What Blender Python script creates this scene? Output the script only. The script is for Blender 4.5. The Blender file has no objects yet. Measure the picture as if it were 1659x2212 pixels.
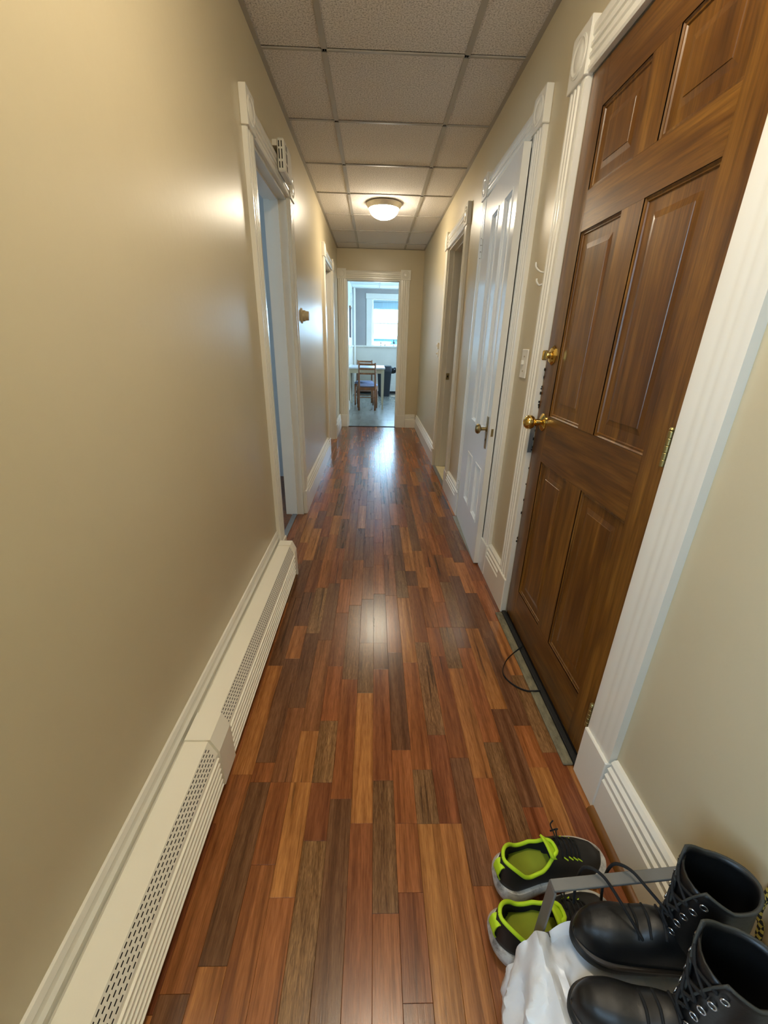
import bpy, bmesh, math, random
from mathutils import Vector, Matrix, noise
random.seed(7)
PI = math.pi
SC = bpy.context.scene
COL = SC.collection

# ------------------------------------------------------------------ camera
cam = bpy.data.cameras.new('camera'); cam_o = bpy.data.objects.new('camera', cam); COL.objects.link(cam_o)
cam.sensor_fit = 'HORIZONTAL'; cam.sensor_width = 36.0; cam.lens = 884.008 / 1659 * 36.0
cam.clip_start = 0.02; cam.clip_end = 200
_R = Vector((0.99953148, -0.02134151, 0.02194005)); _U = Vector((-0.01212127, 0.38220945, 0.92399622)); _F = Vector((0.02810517, 0.92382925, -0.38177169))
m = Matrix.Identity(4)
for i in range(3):
    m[i][0] = _R[i]; m[i][1] = _U[i]; m[i][2] = -_F[i]
m[2][3] = 1.2071
cam_o.matrix_world = m
SC.camera = cam_o

# ------------------------------------------------------------------ world, sun, exposure
wd = bpy.data.worlds.new('world'); SC.world = wd; wd.use_nodes = True
bg = wd.node_tree.nodes['Background']; bg.inputs[0].default_value = (0.47, 0.72, 1.0, 1); bg.inputs[1].default_value = 16.0
sun = bpy.data.lights.new('sun', 'SUN'); sun.energy = 22; sun.angle = math.radians(0.6); sun.color = (1, .95, .88)
sun_o = bpy.data.objects.new('sun', sun); COL.objects.link(sun_o)
sun_o.rotation_euler = Vector((0.03, -1, -3.2)).to_track_quat('-Z', 'Y').to_euler()
SC.view_settings.view_transform = 'Standard'; SC.view_settings.look = 'None'
SC.view_settings.exposure = 0.5; SC.view_settings.gamma = 1; SC.view_settings.use_curve_mapping = False
SC.cycles.max_bounces = 10; SC.cycles.diffuse_bounces = 6; SC.cycles.glossy_bounces = 4
SC.cycles.sample_clamp_indirect = 6; SC.cycles.caustics_reflective = False; SC.cycles.caustics_refractive = False
LAMP_STRENGTH = 62.0

def portal(loc, rot, sx, sy):
    l = bpy.data.lights.new('window_portal', 'AREA'); l.shape = 'RECTANGLE'; l.size = sx; l.size_y = sy
    l.cycles.is_portal = True
    o = bpy.data.objects.new('window_portal', l); COL.objects.link(o); o.location = loc; o.rotation_euler = rot

# ------------------------------------------------------------------ materials
def lin(h):
    if isinstance(h, str):
        h = [int(h[i:i+2], 16) / 255 for i in (0, 2, 4)]
    return tuple((c / 12.92 if c <= .04045 else ((c + .055) / 1.055) ** 2.4) for c in h) + (1,)

class NT:
    def __init__(s, name):
        s.m = bpy.data.materials.new(name); s.m.use_nodes = True; s.t = s.m.node_tree
        s.b = s.t.nodes['Principled BSDF']
    def n(s, typ, **kw):
        nd = s.t.nodes.new(typ)
        for k, v in kw.items():
            if k in nd.inputs: nd.inputs[k].default_value = v
            else: setattr(nd, k, v)
        return nd
    def l(s, a, ao, b, bi): s.t.links.new(a.outputs[ao], b.inputs[bi])
    def coords(s, scale, out='Object', rot=(0, 0, 0)):
        tc = s.n('ShaderNodeTexCoord'); mp = s.n('ShaderNodeMapping'); mp.inputs['Scale'].default_value = scale; mp.inputs['Rotation'].default_value = rot
        s.l(tc, out, mp, 'Vector'); return mp
    def ramp(s, src, out, stops):
        r = s.n('ShaderNodeValToRGB'); els = r.color_ramp.elements
        while len(els) < len(stops): els.new(.5)
        for e, (p, c) in zip(els, stops): e.position = p; e.color = c if len(c) == 4 else tuple(c) + (1,)
        s.l(src, out, r, 0); return r
    def bump(s, src, out, strength, dist=.001):
        b = s.n('ShaderNodeBump', Strength=strength, Distance=dist); s.l(src, out, b, 'Height')
        s.l(b, 'Normal', s.b, 'Normal'); return b

def mul(c, k): return tuple(min(1, x * k) for x in c[:3]) + (1,)

def paint(name, col, rough=.5, bscale=60, bstr=.25, spec=.5, var=.06, coat=0):
    t = NT(name); c = lin(col); mp = t.coords((1, 1, 1))
    n1 = t.n('ShaderNodeTexNoise', Scale=2.3, Detail=4); t.l(mp, 0, n1, 'Vector')
    r = t.ramp(n1, 0, [(.3, mul(c, 1 - var)), (.7, mul(c, 1 + var))]); t.l(r, 0, t.b, 'Base Color')
    n2 = t.n('ShaderNodeTexNoise', Scale=bscale, Detail=3); t.l(mp, 0, n2, 'Vector')
    if bstr: t.bump(n2, 0, bstr)
    t.b.inputs['Roughness'].default_value = rough; t.b.inputs['Specular IOR Level'].default_value = spec
    t.b.inputs['Coat Weight'].default_value = coat; t.b.inputs['Coat Roughness'].default_value = .15
    return t.m

def plain(name, col, rough=.5, metal=0, spec=.5, emit=None, es=0, coat=0):
    t = NT(name); c = lin(col); mp = t.coords((1, 1, 1))
    n1 = t.n('ShaderNodeTexNoise', Scale=25, Detail=3); t.l(mp, 0, n1, 'Vector')
    r = t.ramp(n1, 0, [(.3, mul(c, .93)), (.7, mul(c, 1.07))]); t.l(r, 0, t.b, 'Base Color')
    t.b.inputs['Roughness'].default_value = rough; t.b.inputs['Metallic'].default_value = metal
    t.b.inputs['Specular IOR Level'].default_value = spec; t.b.inputs['Coat Weight'].default_value = coat
    if emit:
        t.b.inputs['Emission Color'].default_value = emit; t.b.inputs['Emission Strength'].default_value = es
    return t.m

def wood(name, c1, c2, c3, scale, rough=.35, coat=.2, rings=0):
    """grain stretched along one axis, scale = per-axis frequency"""
    t = NT(name); mp = t.coords(scale)
    n = t.n('ShaderNodeTexNoise', Scale=1, Detail=6, Roughness=.62, Distortion=.4); t.l(mp, 0, n, 'Vector')
    r = t.ramp(n, 0, [(.28, lin(c1)), (.5, lin(c2)), (.72, lin(c3))])
    mp2 = t.coords(tuple(s * .12 for s in scale)); n2 = t.n('ShaderNodeTexNoise', Scale=1, Detail=2); t.l(mp2, 0, n2, 'Vector')
    mx = t.n('ShaderNodeMix', data_type='RGBA', blend_type='MULTIPLY'); mx.inputs[0].default_value = .7
    r2 = t.ramp(n2, 0, [(.3, (.55, .5, .48)), (.7, (1.15, 1.15, 1.15))])
    t.l(r, 0, mx, 6); t.l(r2, 0, mx, 7); t.l(mx, 2, t.b, 'Base Color')
    t.bump(n, 0, .12); t.b.inputs['Roughness'].default_value = rough
    t.b.inputs['Coat Weight'].default_value = coat; t.b.inputs['Coat Roughness'].default_value = .2
    return t.m

def floor_mat():
    t = NT('laminate_strip')
    at = t.n('ShaderNodeAttribute', attribute_name='tone'); a2 = t.n('ShaderNodeAttribute', attribute_name='seed')
    tc = t.n('ShaderNodeTexCoord')
    add = t.n('ShaderNodeVectorMath', operation='ADD'); t.l(tc, 'Object', add, 0); t.l(a2, 'Vector', add, 1)
    def noi(sc, det, rgh, dist=0):
        mp = t.n('ShaderNodeMapping'); mp.inputs['Scale'].default_value = sc; t.l(add, 0, mp, 'Vector')
        n = t.n('ShaderNodeTexNoise', Scale=1, Detail=det, Roughness=rgh, Distortion=dist); t.l(mp, 0, n, 'Vector'); return n
    fine = noi((330, 22, 1), 4, .6); mid = noi((75, 3.2, 1), 5, .65, .6); streak = noi((55, 1.6, 1), 3, .5, .3)
    r1 = t.ramp(fine, 0, [(.32, (.68, .62, .58)), (.62, (1.12, 1.14, 1.16))])
    r2 = t.ramp(mid, 0, [(.30, (.55, .48, .42)), (.55, (1, 1, 1)), (.8, (1.28, 1.3, 1.3))])
    r3 = t.ramp(streak, 0, [(.30, (.22, .18, .16)), (.36, (1, 1, 1))])
    # open-grain flecks for the greyish wavy strips (attribute alpha)
    fl = noi((300, 26, 1), 3, .55, 1.6); r4 = t.ramp(fl, 0, [(.40, (.66, .60, .52)), (.60, (1.42, 1.42, 1.32))])
    band = noi((34, .8, 1), 2, .5, .5); r5 = t.ramp(band, 0, [(.34, (.62, .54, .50)), (.5, (.95, .94, .93)), (.66, (1.16, 1.17, 1.18))])
    def mx(a, ai, b, bi, fac=1, f=None):
        k = t.n('ShaderNodeMix', data_type='RGBA', blend_type='MULTIPLY'); k.inputs[0].default_value = fac
        t.l(a, ai, k, 6); t.l(b, bi, k, 7)
        if f: t.l(f[0], f[1], k, 0)
        return k
    a = mx(at, 'Color', r1, 0, .8); b = mx(a, 2, r2, 0, .9); c = mx(b, 2, r3, 0, .75); d = mx(mx(c, 2, r5, 0, .85), 2, r4, 0, 1, (at, 'Alpha'))
    t.l(d, 2, t.b, 'Base Color')
    t.bump(fine, 0, .22, .0006)
    rr = t.ramp(mid, 0, [(.2, (.19, .19, .19)), (.8, (.27, .27, .27))]); t.l(rr, 0, t.b, 'Roughness')
    t.b.inputs['Specular IOR Level'].default_value = .5
    return t.m

M = dict(
    wall=paint('wall_paint', 'C3B697', .33, 45, .35, .5, .03),
    wallk=paint('kitchen_blue_paint', 'A39E9A', .6, 60, .1),
    wallkl=paint('kitchen_pale_paint', 'D9E3E6', .5, 60, .1),  # window light on the left wall is put into this paler colour
    wains=paint('kitchen_wainscot', 'CEC8BA', .5, 60, .05),
    side=paint('side_room_paint', 'B9B8B5', .6, 60, .1),
    trim=paint('gloss_white_trim', 'E4E0D4', .22, 35, .22, .5, .03),
    doorw=paint('gloss_white_door', 'DEDCD4', .18, 30, .2, .5, .03),
    heater=paint('heater_enamel', 'F0EBDC', .4, 80, .05, .5, .02),
    tile=None, floor=floor_mat(),
    dark=plain('dark_gap', '120D09', .8), black=plain('black_rubber', '141414', .6),
    brass=plain('polished_brass', 'E0C070', .13, 1), oldbrass=plain('tarnished_brass', 'A9966A', .3, 1),
    plate=plain('white_plastic', 'E6E2D6', .35), ivory=plain('ivory_plastic', 'CDBD98', .4),
    steelgrey=plain('grey_painted_steel', '6E6D6A', .42, .25), sill=None,
    leather=None, eyelet=plain('metal_eyelet', 'B8BEC8', .25, 1), lace=plain('black_lace', '09090A', .85),
    lime=plain('lime_knit', 'B5D61E', .75), olive=plain('lime_insole', '86901F', .85),
    knit=plain('black_knit', '0F0E0D', .9), toe=plain('black_toe_mesh', '1B1815', .55),
    midsole=None, bag=None,
    tabletop=plain('white_tabletop', 'D5DCE2', .25), tablewood=paint('table_cream', 'BDB59B', .5, 50, .05),
    chairwood=wood('chair_wood', '6E4526', '87552E', '9E6A3C', (30, 30, 4), .45, .1),
    cushion=plain('pale_blue_cushion', '8F97B5', .9), binp=plain('dark_bin_plastic', '1C2126', .45), binbag=plain('black_bin_bag', '08090A', .25),
    cyan=plain('pale_cyan_siding', '3F6468', .8), white=plain('white_siding', 'E8E8E8', .8), ground=plain('outdoor_ground', '9A9A94', .9),
    blind=plain('blind_slat', 'A9BFC6', .5), glass=None, red=plain('dark_print', '5A4038', .7), navy=plain('navy_print', '1D2B55', .6),
    grey=plain('threshold_strip', '7B7C7C', .45, .3), bathtile=plain('cream_bath_tile', 'D8CDA8', .35),
    hinge=plain('satin_brass_hinge', 'A89A66', .35, .9), stone=plain('grey_saddle', '8B8A80', .6),
    chrome=plain('lamp_trim_metal', 'E6E0D4', .35, .25), figure=plain('dark_figurine', '2B3848', .5), greenfig=plain('grey_green_figurine', '7E8C86', .5),
    sideroomwood=wood('side_room_wood', '4A2812', '6E3F1C', '8A5528', (40, 40, 3), .35, .1),
)
def _tile():
    t = NT('ceiling_tile'); mp = t.coords((1, 1, 1))
    n = t.n('ShaderNodeTexNoise', Scale=150, Detail=4, Roughness=.8); t.l(mp, 0, n, 'Vector')
    n2 = t.n('ShaderNodeTexVoronoi', Scale=190); t.l(mp, 0, n2, 'Vector')
    r = t.ramp(n, 0, [(.34, lin('948E88')), (.54, lin('EEE9E5'))]); t.l(r, 0, t.b, 'Base Color')
    t.bump(n, 0, .6, .002); t.b.inputs['Roughness'].default_value = .95; t.b.inputs['Specular IOR Level'].default_value = .1
    return t.m
M['tile'] = _tile()
M['grid'] = paint('ceiling_grid_enamel', 'AAA49A', .4, 60, .0, .5, .03)
def _sill():
    t = NT('worn_saddle'); mp = t.coords((12, 5, 5)); n = t.n('ShaderNodeTexNoise', Scale=3, Detail=5, Roughness=.7); t.l(mp, 0, n, 'Vector')
    r = t.ramp(n, 0, [(.3, lin('4E4730')), (.5, lin('77705A')), (.7, lin('8F8768'))]); t.l(r, 0, t.b, 'Base Color'); t.b.inputs['Roughness'].default_value = .7
    return t.m
M['sill'] = _sill()
def _leather():
    t = NT('black_leather'); mp = t.coords((1, 1, 1)); n = t.n('ShaderNodeTexNoise', Scale=160, Detail=3); t.l(mp, 0, n, 'Vector')
    n1 = t.n('ShaderNodeTexNoise', Scale=9, Detail=4); t.l(mp, 0, n1, 'Vector')
    r = t.ramp(n1, 0, [(.35, lin('060607')), (.7, lin('14110E'))]); t.l(r, 0, t.b, 'Base Color')
    r2 = t.ramp(n1, 0, [(.3, (.40, .40, .40)), (.7, (.55, .55, .55))]); t.l(r2, 0, t.b, 'Roughness')
    t.bump(n, 0, .25); return t.m
M['leather'] = _leather()
def _midsole():
    t = NT('scuffed_white_midsole'); mp = t.coords((1, 1, 1)); n = t.n('ShaderNodeTexNoise', Scale=28, Detail=6, Roughness=.7); t.l(mp, 0, n, 'Vector')
    r = t.ramp(n, 0, [(.32, lin('77746E')), (.5, lin('C2C0BA')), (.7, lin('DCDAD2'))]); t.l(r, 0, t.b, 'Base Color'); t.b.inputs['Roughness'].default_value = .6
    t.bump(n, 0, .2); return t.m
M['midsole'] = _midsole()
def _bag():
    t = NT('white_plastic_film'); t.b.inputs['Base Color'].default_value = lin('D6D7D9'); t.b.inputs['Roughness'].default_value = .28
    mp = t.coords((1, 1, 1)); n = t.n('ShaderNodeTexNoise', Scale=30, Detail=2, Distortion=2.0); t.l(mp, 0, n, 'Vector'); t.bump(n, 0, .35, .003)
    t.b.inputs['Subsurface Weight'].default_value = .15; t.b.inputs['Subsurface Radius'].default_value = (.01, .01, .01)
    return t.m
M['bag'] = _bag()
def _glass():
    t = NT('window_glass'); tr = t.n('ShaderNodeBsdfTransparent'); tr.inputs[0].default_value = (.94, .98, .98, 1); gl = t.n('ShaderNodeBsdfGlossy'); gl.inputs['Roughness'].default_value = .02
    mx = t.n('ShaderNodeMixShader'); mx.inputs[0].default_value = .05; t.l(tr, 0, mx, 1); t.l(gl, 0, mx, 2)
    t.l(mx, 0, t.t.nodes['Material Output'], 'Surface'); return t.m
M['glass'] = _glass()
def _kfloor():
    t = NT('kitchen_vinyl'); mp = t.coords((9, 2, 2)); n = t.n('ShaderNodeTexNoise', Scale=1.2, Detail=6, Roughness=.6); t.l(mp, 0, n, 'Vector')
    r = t.ramp(n, 0, [(.3, lin('72726A')), (.7, lin('807F76'))]); t.l(r, 0, t.b, 'Base Color'); t.b.inputs['Roughness'].default_value = .26
    return t.m
M['kfloor'] = _kfloor()
M['entry'] = None
def _entry(name, horizontal):
    t = NT(name); sc = (30, 3.2, 34) if horizontal else (30, 34, 3.2)
    mp = t.coords(sc); n = t.n('ShaderNodeTexNoise', Scale=1, Detail=6, Roughness=.6, Distortion=.5); t.l(mp, 0, n, 'Vector')
    r = t.ramp(n, 0, [(.25, lin('4E300D')), (.5, lin('6C4615')), (.75, lin('886026'))])
    mp2 = t.coords((4, 1.2, 9) if horizontal else (4, 9, 1.2)); n2 = t.n('ShaderNodeTexNoise', Scale=1, Detail=3, Distortion=.6); t.l(mp2, 0, n2, 'Vector')
    r2 = t.ramp(n2, 0, [(.35, (.66, .58, .52)), (.65, (1.08, 1.08, 1.08))])
    mx = t.n('ShaderNodeMix', data_type='RGBA', blend_type='MULTIPLY'); mx.inputs[0].default_value = 1
    mp3 = t.coords((60, 5, 150) if horizontal else (60, 150, 5)); n3 = t.n('ShaderNodeTexNoise', Scale=1, Detail=4, Roughness=.6); t.l(mp3, 0, n3, 'Vector')
    r3 = t.ramp(n3, 0, [(.36, (.62, .58, .54)), (.58, (1.14, 1.14, 1.14))])
    my = t.n('ShaderNodeMix', data_type='RGBA', blend_type='MULTIPLY'); my.inputs[0].default_value = .8
    t.l(r, 0, mx, 6); t.l(r2, 0, mx, 7); t.l(mx, 2, my, 6); t.l(r3, 0, my, 7); t.l(my, 2, t.b, 'Base Color'); t.bump(n3, 0, .12)
    t.b.inputs['Roughness'].default_value = .33; t.b.inputs['Coat Weight'].default_value = .25; t.b.inputs['Coat Roughness'].default_value = .2
    return t.m
M['entry'] = _entry('stained_door_wood', False); M['entryh'] = _entry('stained_rail_wood', True)
def _woven():
    t = NT('yellow_black_braid'); mp = t.coords((1, 1, 1)); w = t.n('ShaderNodeTexChecker', Scale=160); t.l(mp, 0, w, 'Vector')
    w.inputs['Color1'].default_value = lin('B5A24A'); w.inputs['Color2'].default_value = lin('15130E'); t.l(w, 0, t.b, 'Base Color'); t.b.inputs['Roughness'].default_value = .9
    return t.m
M['braid'] = _woven()

# ------------------------------------------------------------------ mesh helpers
class MB:
    def __init__(s): s.v = []; s.f = []
    def add(s, vs, fs):
        o = len(s.v); s.v += [tuple(v) for v in vs]; s.f += [[i + o for i in f] for f in fs]; return s
    def box(s, x0, x1, y0, y1, z0, z1):
        if x0 > x1: x0, x1 = x1, x0
        if y0 > y1: y0, y1 = y1, y0
        return s.add([(x0, y0, z0), (x1, y0, z0), (x1, y1, z0), (x0, y1, z0), (x0, y0, z1), (x1, y0, z1), (x1, y1, z1), (x0, y1, z1)],
                     [(0, 3, 2, 1), (4, 5, 6, 7), (0, 1, 5, 4), (1, 2, 6, 5), (2, 3, 7, 6), (3, 0, 4, 7)])
    def cbox(s, x0, x1, y0, y1, z0, z1, b=.003):
        """box with chamfered edges"""
        bm = bmesh.new(); bmesh.ops.create_cube(bm, size=1)
        for v in bm.verts:
            v.co = Vector(((x0 + x1) / 2 + v.co.x * (x1 - x0), (y0 + y1) / 2 + v.co.y * (y1 - y0), (z0 + z1) / 2 + v.co.z * (z1 - z0)))
        bmesh.ops.bevel(bm, geom=bm.edges[:], offset=b, segments=1, affect='EDGES')
        bm.verts.index_update(); s.add([v.co[:] for v in bm.verts], [[v.index for v in f.verts] for f in bm.faces]); bm.free(); return s
    def prism(s, a, b):
        """two matching closed loops of 3D points"""
        n = len(a); return s.add(list(a) + list(b), [tuple(range(n))[::-1], tuple(range(n, 2 * n))] + [(i, (i + 1) % n, n + (i + 1) % n, n + i) for i in range(n)])
    def loops(s, ls, cap0=False, cap1=False, closed=True):
        n = len(ls[0]); vs = [p for l in ls for p in l]; fs = []
        for k in range(len(ls) - 1):
            for i in range(n if closed else n - 1):
                j = (i + 1) % n; fs.append((k * n + i, k * n + j, (k + 1) * n + j, (k + 1) * n + i))
        if cap0: fs.append(tuple(range(n))[::-1])
        if cap1: fs.append(tuple(range((len(ls) - 1) * n, len(ls) * n)))
        return s.add(vs, fs)
    def lathe(s, prof, c, axis='z', seg=32, sx=1, sy=1):
        ls = []
        for r, h in prof:
            l = []
            for i in range(seg):
                a = 2 * PI * i / seg; p = (r * math.cos(a) * sx, r * math.sin(a) * sy)
                if axis == 'z': l.append((c[0] + p[0], c[1] + p[1], c[2] + h))
                elif axis == 'x': l.append((c[0] + h, c[1] + p[0], c[2] + p[1]))
                else: l.append((c[0] + p[0], c[1] + h, c[2] + p[1]))
            ls.append(l)
        return s.loops(ls, prof[0][0] > 0, prof[-1][0] > 0)
    def tube(s, pts, r, seg=8, cap=True, flat=None):
        pts = [Vector(p) for p in pts]; ls = []; up = Vector((0, 0, 1))
        for i, p in enumerate(pts):
            d = (pts[min(i + 1, len(pts) - 1)] - pts[max(i - 1, 0)]).normalized()
            if abs(d.dot(up)) > .95: up = Vector((1, 0, 0)) if abs(d.x) < .8 else Vector((0, 1, 0))
            a = d.cross(up).normalized(); b = a.cross(d).normalized(); up = b
            ra = r[i] if isinstance(r, (list, tuple)) else r; rb = ra if flat is None else flat
            ls.append([p + a * ra * math.cos(2 * PI * k / seg) + b * rb * math.sin(2 * PI * k / seg) for k in range(seg)])
        return s.loops(ls, cap, cap)
    def build(s, name, mat, parent=None, smooth=False, merge=0):
        me = bpy.data.meshes.new(name); me.from_pydata(s.v, [], s.f)
        bm = bmesh.new(); bm.from_mesh(me)
        if merge: bmesh.ops.remove_doubles(bm, verts=bm.verts, dist=merge)
        bmesh.ops.recalc_face_normals(bm, faces=bm.faces[:]); bm.to_mesh(me); bm.free()
        me.materials.append(mat)
        if smooth:
            me.polygons.foreach_set('use_smooth', [True] * len(me.polygons))
            if smooth is not True:
                try: me.set_sharp_from_angle(angle=math.radians(smooth))
                except Exception: pass
        o = bpy.data.objects.new(name, me); COL.objects.link(o)
        if parent: o.parent = parent
        return o

def spline(pts, n=8):
    P = [Vector(p) for p in pts]; out = []
    for i in range(len(P) - 1):
        a = P[max(i - 1, 0)]; b = P[i]; c = P[i + 1]; d = P[min(i + 2, len(P) - 1)]
        for k in range(n):
            t = k / n
            out.append(.5 * ((2 * b) + (c - a) * t + (2 * a - 5 * b + 4 * c - d) * t * t + (3 * b - a - 3 * c + d) * t ** 3))
    out.append(P[-1]); return out

def stuff_(o): o['kind'] = 'stuff'; return o
def struct(o): o['kind'] = 'structure'; return o
def tag(o, label, cat, group=None):
    o['label'] = label; o['category'] = cat
    if group: o['group'] = group
    return o
def empty(name, loc=(0, 0, 0), rz=0):
    o = bpy.data.objects.new(name, None); COL.objects.link(o); o.location = loc; o.rotation_euler = (0, 0, rz); o.empty_display_size = .05
    return o

# ------------------------------------------------------------------ dimensions
XL, XR, YF, ZC = -.517, .658, 6.38, 2.36         # wall faces of the hall, height of ceiling
TH = .13
YB = -1.6
KX0, KX1, KY1 = -.535, 2.6, 10.95
OPEN_R = [(.855, 1.655, 1.985), (2.12, 2.86, 2.0), (3.50, 4.25, 1.99)]
OPEN_L = [(2.12, 2.87, 1.965), (4.70, 5.47, 1.97)]
OPEN_F = [(-.40, .348, 2.005)]

def wall_with_openings(x0, x1, ya, yb, opens, z1, mb=None, axis='x', windows=()):
    """solid wall; door openings (a,b,top), windows (a,b,sill,top)"""
    mb = mb or MB()
    def B(a, b, z0, z1_):
        if b - a > 1e-5 and z1_ - z0 > 1e-5:
            mb.box(x0, x1, a, b, z0, z1_) if axis == 'x' else mb.box(a, b, x0, x1, z0, z1_)
    al = sorted([(a, b, 0, t) for a, b, t in opens] + [tuple(w) for w in windows]); y = ya
    for a, b, s0, t in al:
        B(y, a, -.05, z1); B(a, b, t, z1); B(a, b, -.05 if s0 > 0 else 0, s0); y = b
    B(y, yb, -.05, z1); return mb

# ------------------------------------------------------------------ room shell
BACKWIN = (-.85, -.22, .95, 1.9)
wall_left = struct(wall_with_openings(XL - TH, XL, YB, YF, OPEN_L, 2.5, windows=[BACKWIN]).build('wall_left', M['wall']))
wall_right = struct(wall_with_openings(XR, XR + TH, YB, YF, OPEN_R, 2.5).build('wall_right', M['wall']))
wall_far = struct(wall_with_openings(YF, YF + TH, XL - TH, XR + TH, OPEN_F, 2.5, axis='y').build('wall_far', M['wall']))
wall_back = struct(MB().box(XL - TH, XR + TH, YB - TH, YB, 0, 2.5).build('wall_back', M['wall']))
# kitchen
mbk = wall_with_openings(KY1, KY1 + TH, KX0 - TH, KX1 + TH, [], 2.5, axis='y', windows=[(-.07, .86, 1.14, 2.17)])
wall_kitchen_far = struct(mbk.build('wall_kitchen_far', M['wallk']))
wall_kitchen_left = struct(MB().box(KX0 - TH, KX0, YF + TH, KY1, 0, 2.5).build('wall_kitchen_left', M['wallkl']))
wall_kitchen_right = struct(wall_with_openings(KX1, KX1 + TH, YF + TH, KY1, [], 2.5, windows=[(7.4, 9.4, .9, 2.15)]).build('wall_kitchen_right', M['wallk']))
wall_kitchen_near = struct(MB().box(XR + TH, KX1, YF, YF + TH, 0, 2.5).build('wall_kitchen_near', M['wallk']))
ceiling_kitchen = struct(MB().box(KX0 - TH, KX1 + TH, YF, KY1 + TH, 2.5, 2.56).build('ceiling_kitchen', M['dark']))
# side rooms
def side_room(name, x0, x1, y0, y1, win, floor_mat_, wm):
    """room shell behind a doorway; win = (side, a, b, z0, z1)"""
    mb = MB(); t = .08
    out = x0 if x0 < XL - TH - .01 else x1
    inner = x1 if out == x0 else x0
    s = -1 if out == x0 else 1
    w = [(win[0], win[1], win[2], win[3])] if win else []
    wall_with_openings(out, out + s * t, y0 - t, y1 + t, [], 2.5, mb, windows=w)
    mb.box(x0, x1, y0 - t, y0, -.06, 2.5); mb.box(x0, x1, y1, y1 + t, -.06, 2.5)
    o = struct(mb.build(name, wm))
    fb = MB().box(x0, x1, y0, y1, -.06, -.002)
    if out < 0:
        for a, b, _ in OPEN_L:
            if y0 < a < y1: fb.box(XL - TH, XL - .05, a + .0125, b - .0125, -.0079, -.002)
    else: fb.box(XR + .01, XR + TH, 3.5125, 4.2375, -.0079, -.001)
    struct(fb.build('floor_' + name[5:], floor_mat_))
    struct(MB().box(x0 - t, x1 + t, y0 - t, y1 + t, 2.42, 2.5).build('ceiling_' + name[5:], wm))
side_room('wall_side_left', -3.0, XL - TH, 1.1, 3.8, (1.9, 2.7, 1.1, 1.9), M['sideroomwood'], M['side'])
side_room('wall_side_left_far', -3.0, XL - TH, 4.2, 6.2, (4.9, 5.4, 1.2, 1.8), M['sideroomwood'], M['side'])
side_room('wall_side_right', XR + TH, 2.5, 3.0, 5.0, None, M['bathtile'], M['wall'])
# closed cupboard and stair-hall behind the two shut doors
cl = MB(); cl.box(XR + TH, 1.3, .6, .66, 0, 2.5); cl.box(XR + TH, 1.3, 2.92, 2.98, 0, 2.5); cl.box(1.3, 1.36, .6, 2.98, 0, 2.5); cl.box(XR + TH, 1.3, .6, 2.98, -.06, -.005)
struct(cl.build('wall_side_closet', M['side']))
# roof slab over the hall
ceiling = struct(MB().box(XL - TH, XR + TH, YB - TH, YF, 2.44, 2.5).build('ceiling', M['dark']))
struct(MB().box(XR + TH, 1.4, .55, 3.0, 2.42, 2.5).build('ceiling_side_closet', M['side']))

# ------------------------------------------------------------------ suspended ceiling (tiles + T bars)
def tiled_ceiling(par, xs, ys, zc, matt):
    cache = {}
    for i in range(len(xs) - 1):
        for j in range(len(ys) - 1):
            x0, x1, y0, y1 = xs[i], xs[i + 1], ys[j], ys[j + 1]
            key = (round(x1 - x0, 3), round(y1 - y0, 3))
            if key not in cache:
                w, h = key; g = .009
                o = MB().cbox(-w / 2 + g, w / 2 - g, -h / 2 + g, h / 2 - g, 0, .015, .002).build('ceiling_tile', matt, par); cache[key] = o.data
            else:
                o = bpy.data.objects.new('ceiling_tile', cache[key]); COL.objects.link(o); o.parent = par
            o.location = ((x0 + x1) / 2, (y0 + y1) / 2, zc + .0045 + (random.random() * .0012))
            o.rotation_euler = ((random.random() - .5) * .004, (random.random() - .5) * .004, 0)
def tbars(par, xs, ys, zc, mat):
    for x in xs[1:-1]:
        for j in range(len(ys) - 1):
            MB().box(x - .012, x + .012, ys[j] + .012, ys[j + 1] - .012, zc, zc + .004).box(x - .001, x + .001, ys[j] + .012, ys[j + 1] - .012, zc + .004, zc + .03).build('main_runner', mat, par)
    for y in ys[1:-1]:
        for i in range(len(xs) - 1):
            MB().box(xs[i] + (.0125 if i else .0), xs[i + 1] - (.0125 if i < len(xs) - 2 else 0), y - .0065, y + .0065, zc - .0005, zc + .0045).build('cross_tee', mat, par)
    # wall angle
    x0, x1, y0, y1 = xs[0], xs[-1], ys[0], ys[-1]
    for (a, b, c, d) in ((x0, x0 + .02, y0, y1), (x1 - .02, x1, y0, y1), (x0 + .02, x1 - .02, y0, y0 + .02), (x0 + .02, x1 - .02, y1 - .02, y1)):
        MB().box(a, b, c, d, zc - .001, zc + .001).build('wall_angle', mat, par)
Y0 = 2.3848
ys = [YB] + [Y0 + k * .6096 for k in range(-6, 7)] + [YF]
xs = [XL, -.2311, .3865, XR]
tiled_ceiling(ceiling, xs, ys, ZC, M['tile']); tbars(ceiling, xs, ys, ZC, M['grid'])
kxs = [KX0, .10, .71, 1.32, 1.93, 2.54, KX1]; kys = [YF + TH, 7.09, 7.70, 8.31, 8.92, 9.53, 10.14, 10.75, KY1]
M['ktile'] = paint('kitchen_ceiling_tile', 'D5DEE0', .8, 90, .2)
tiled_ceiling(ceiling_kitchen, kxs, kys, 2.375, M['ktile']); tbars(ceiling_kitchen, kxs, kys, 2.375, M['trim'])

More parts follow.
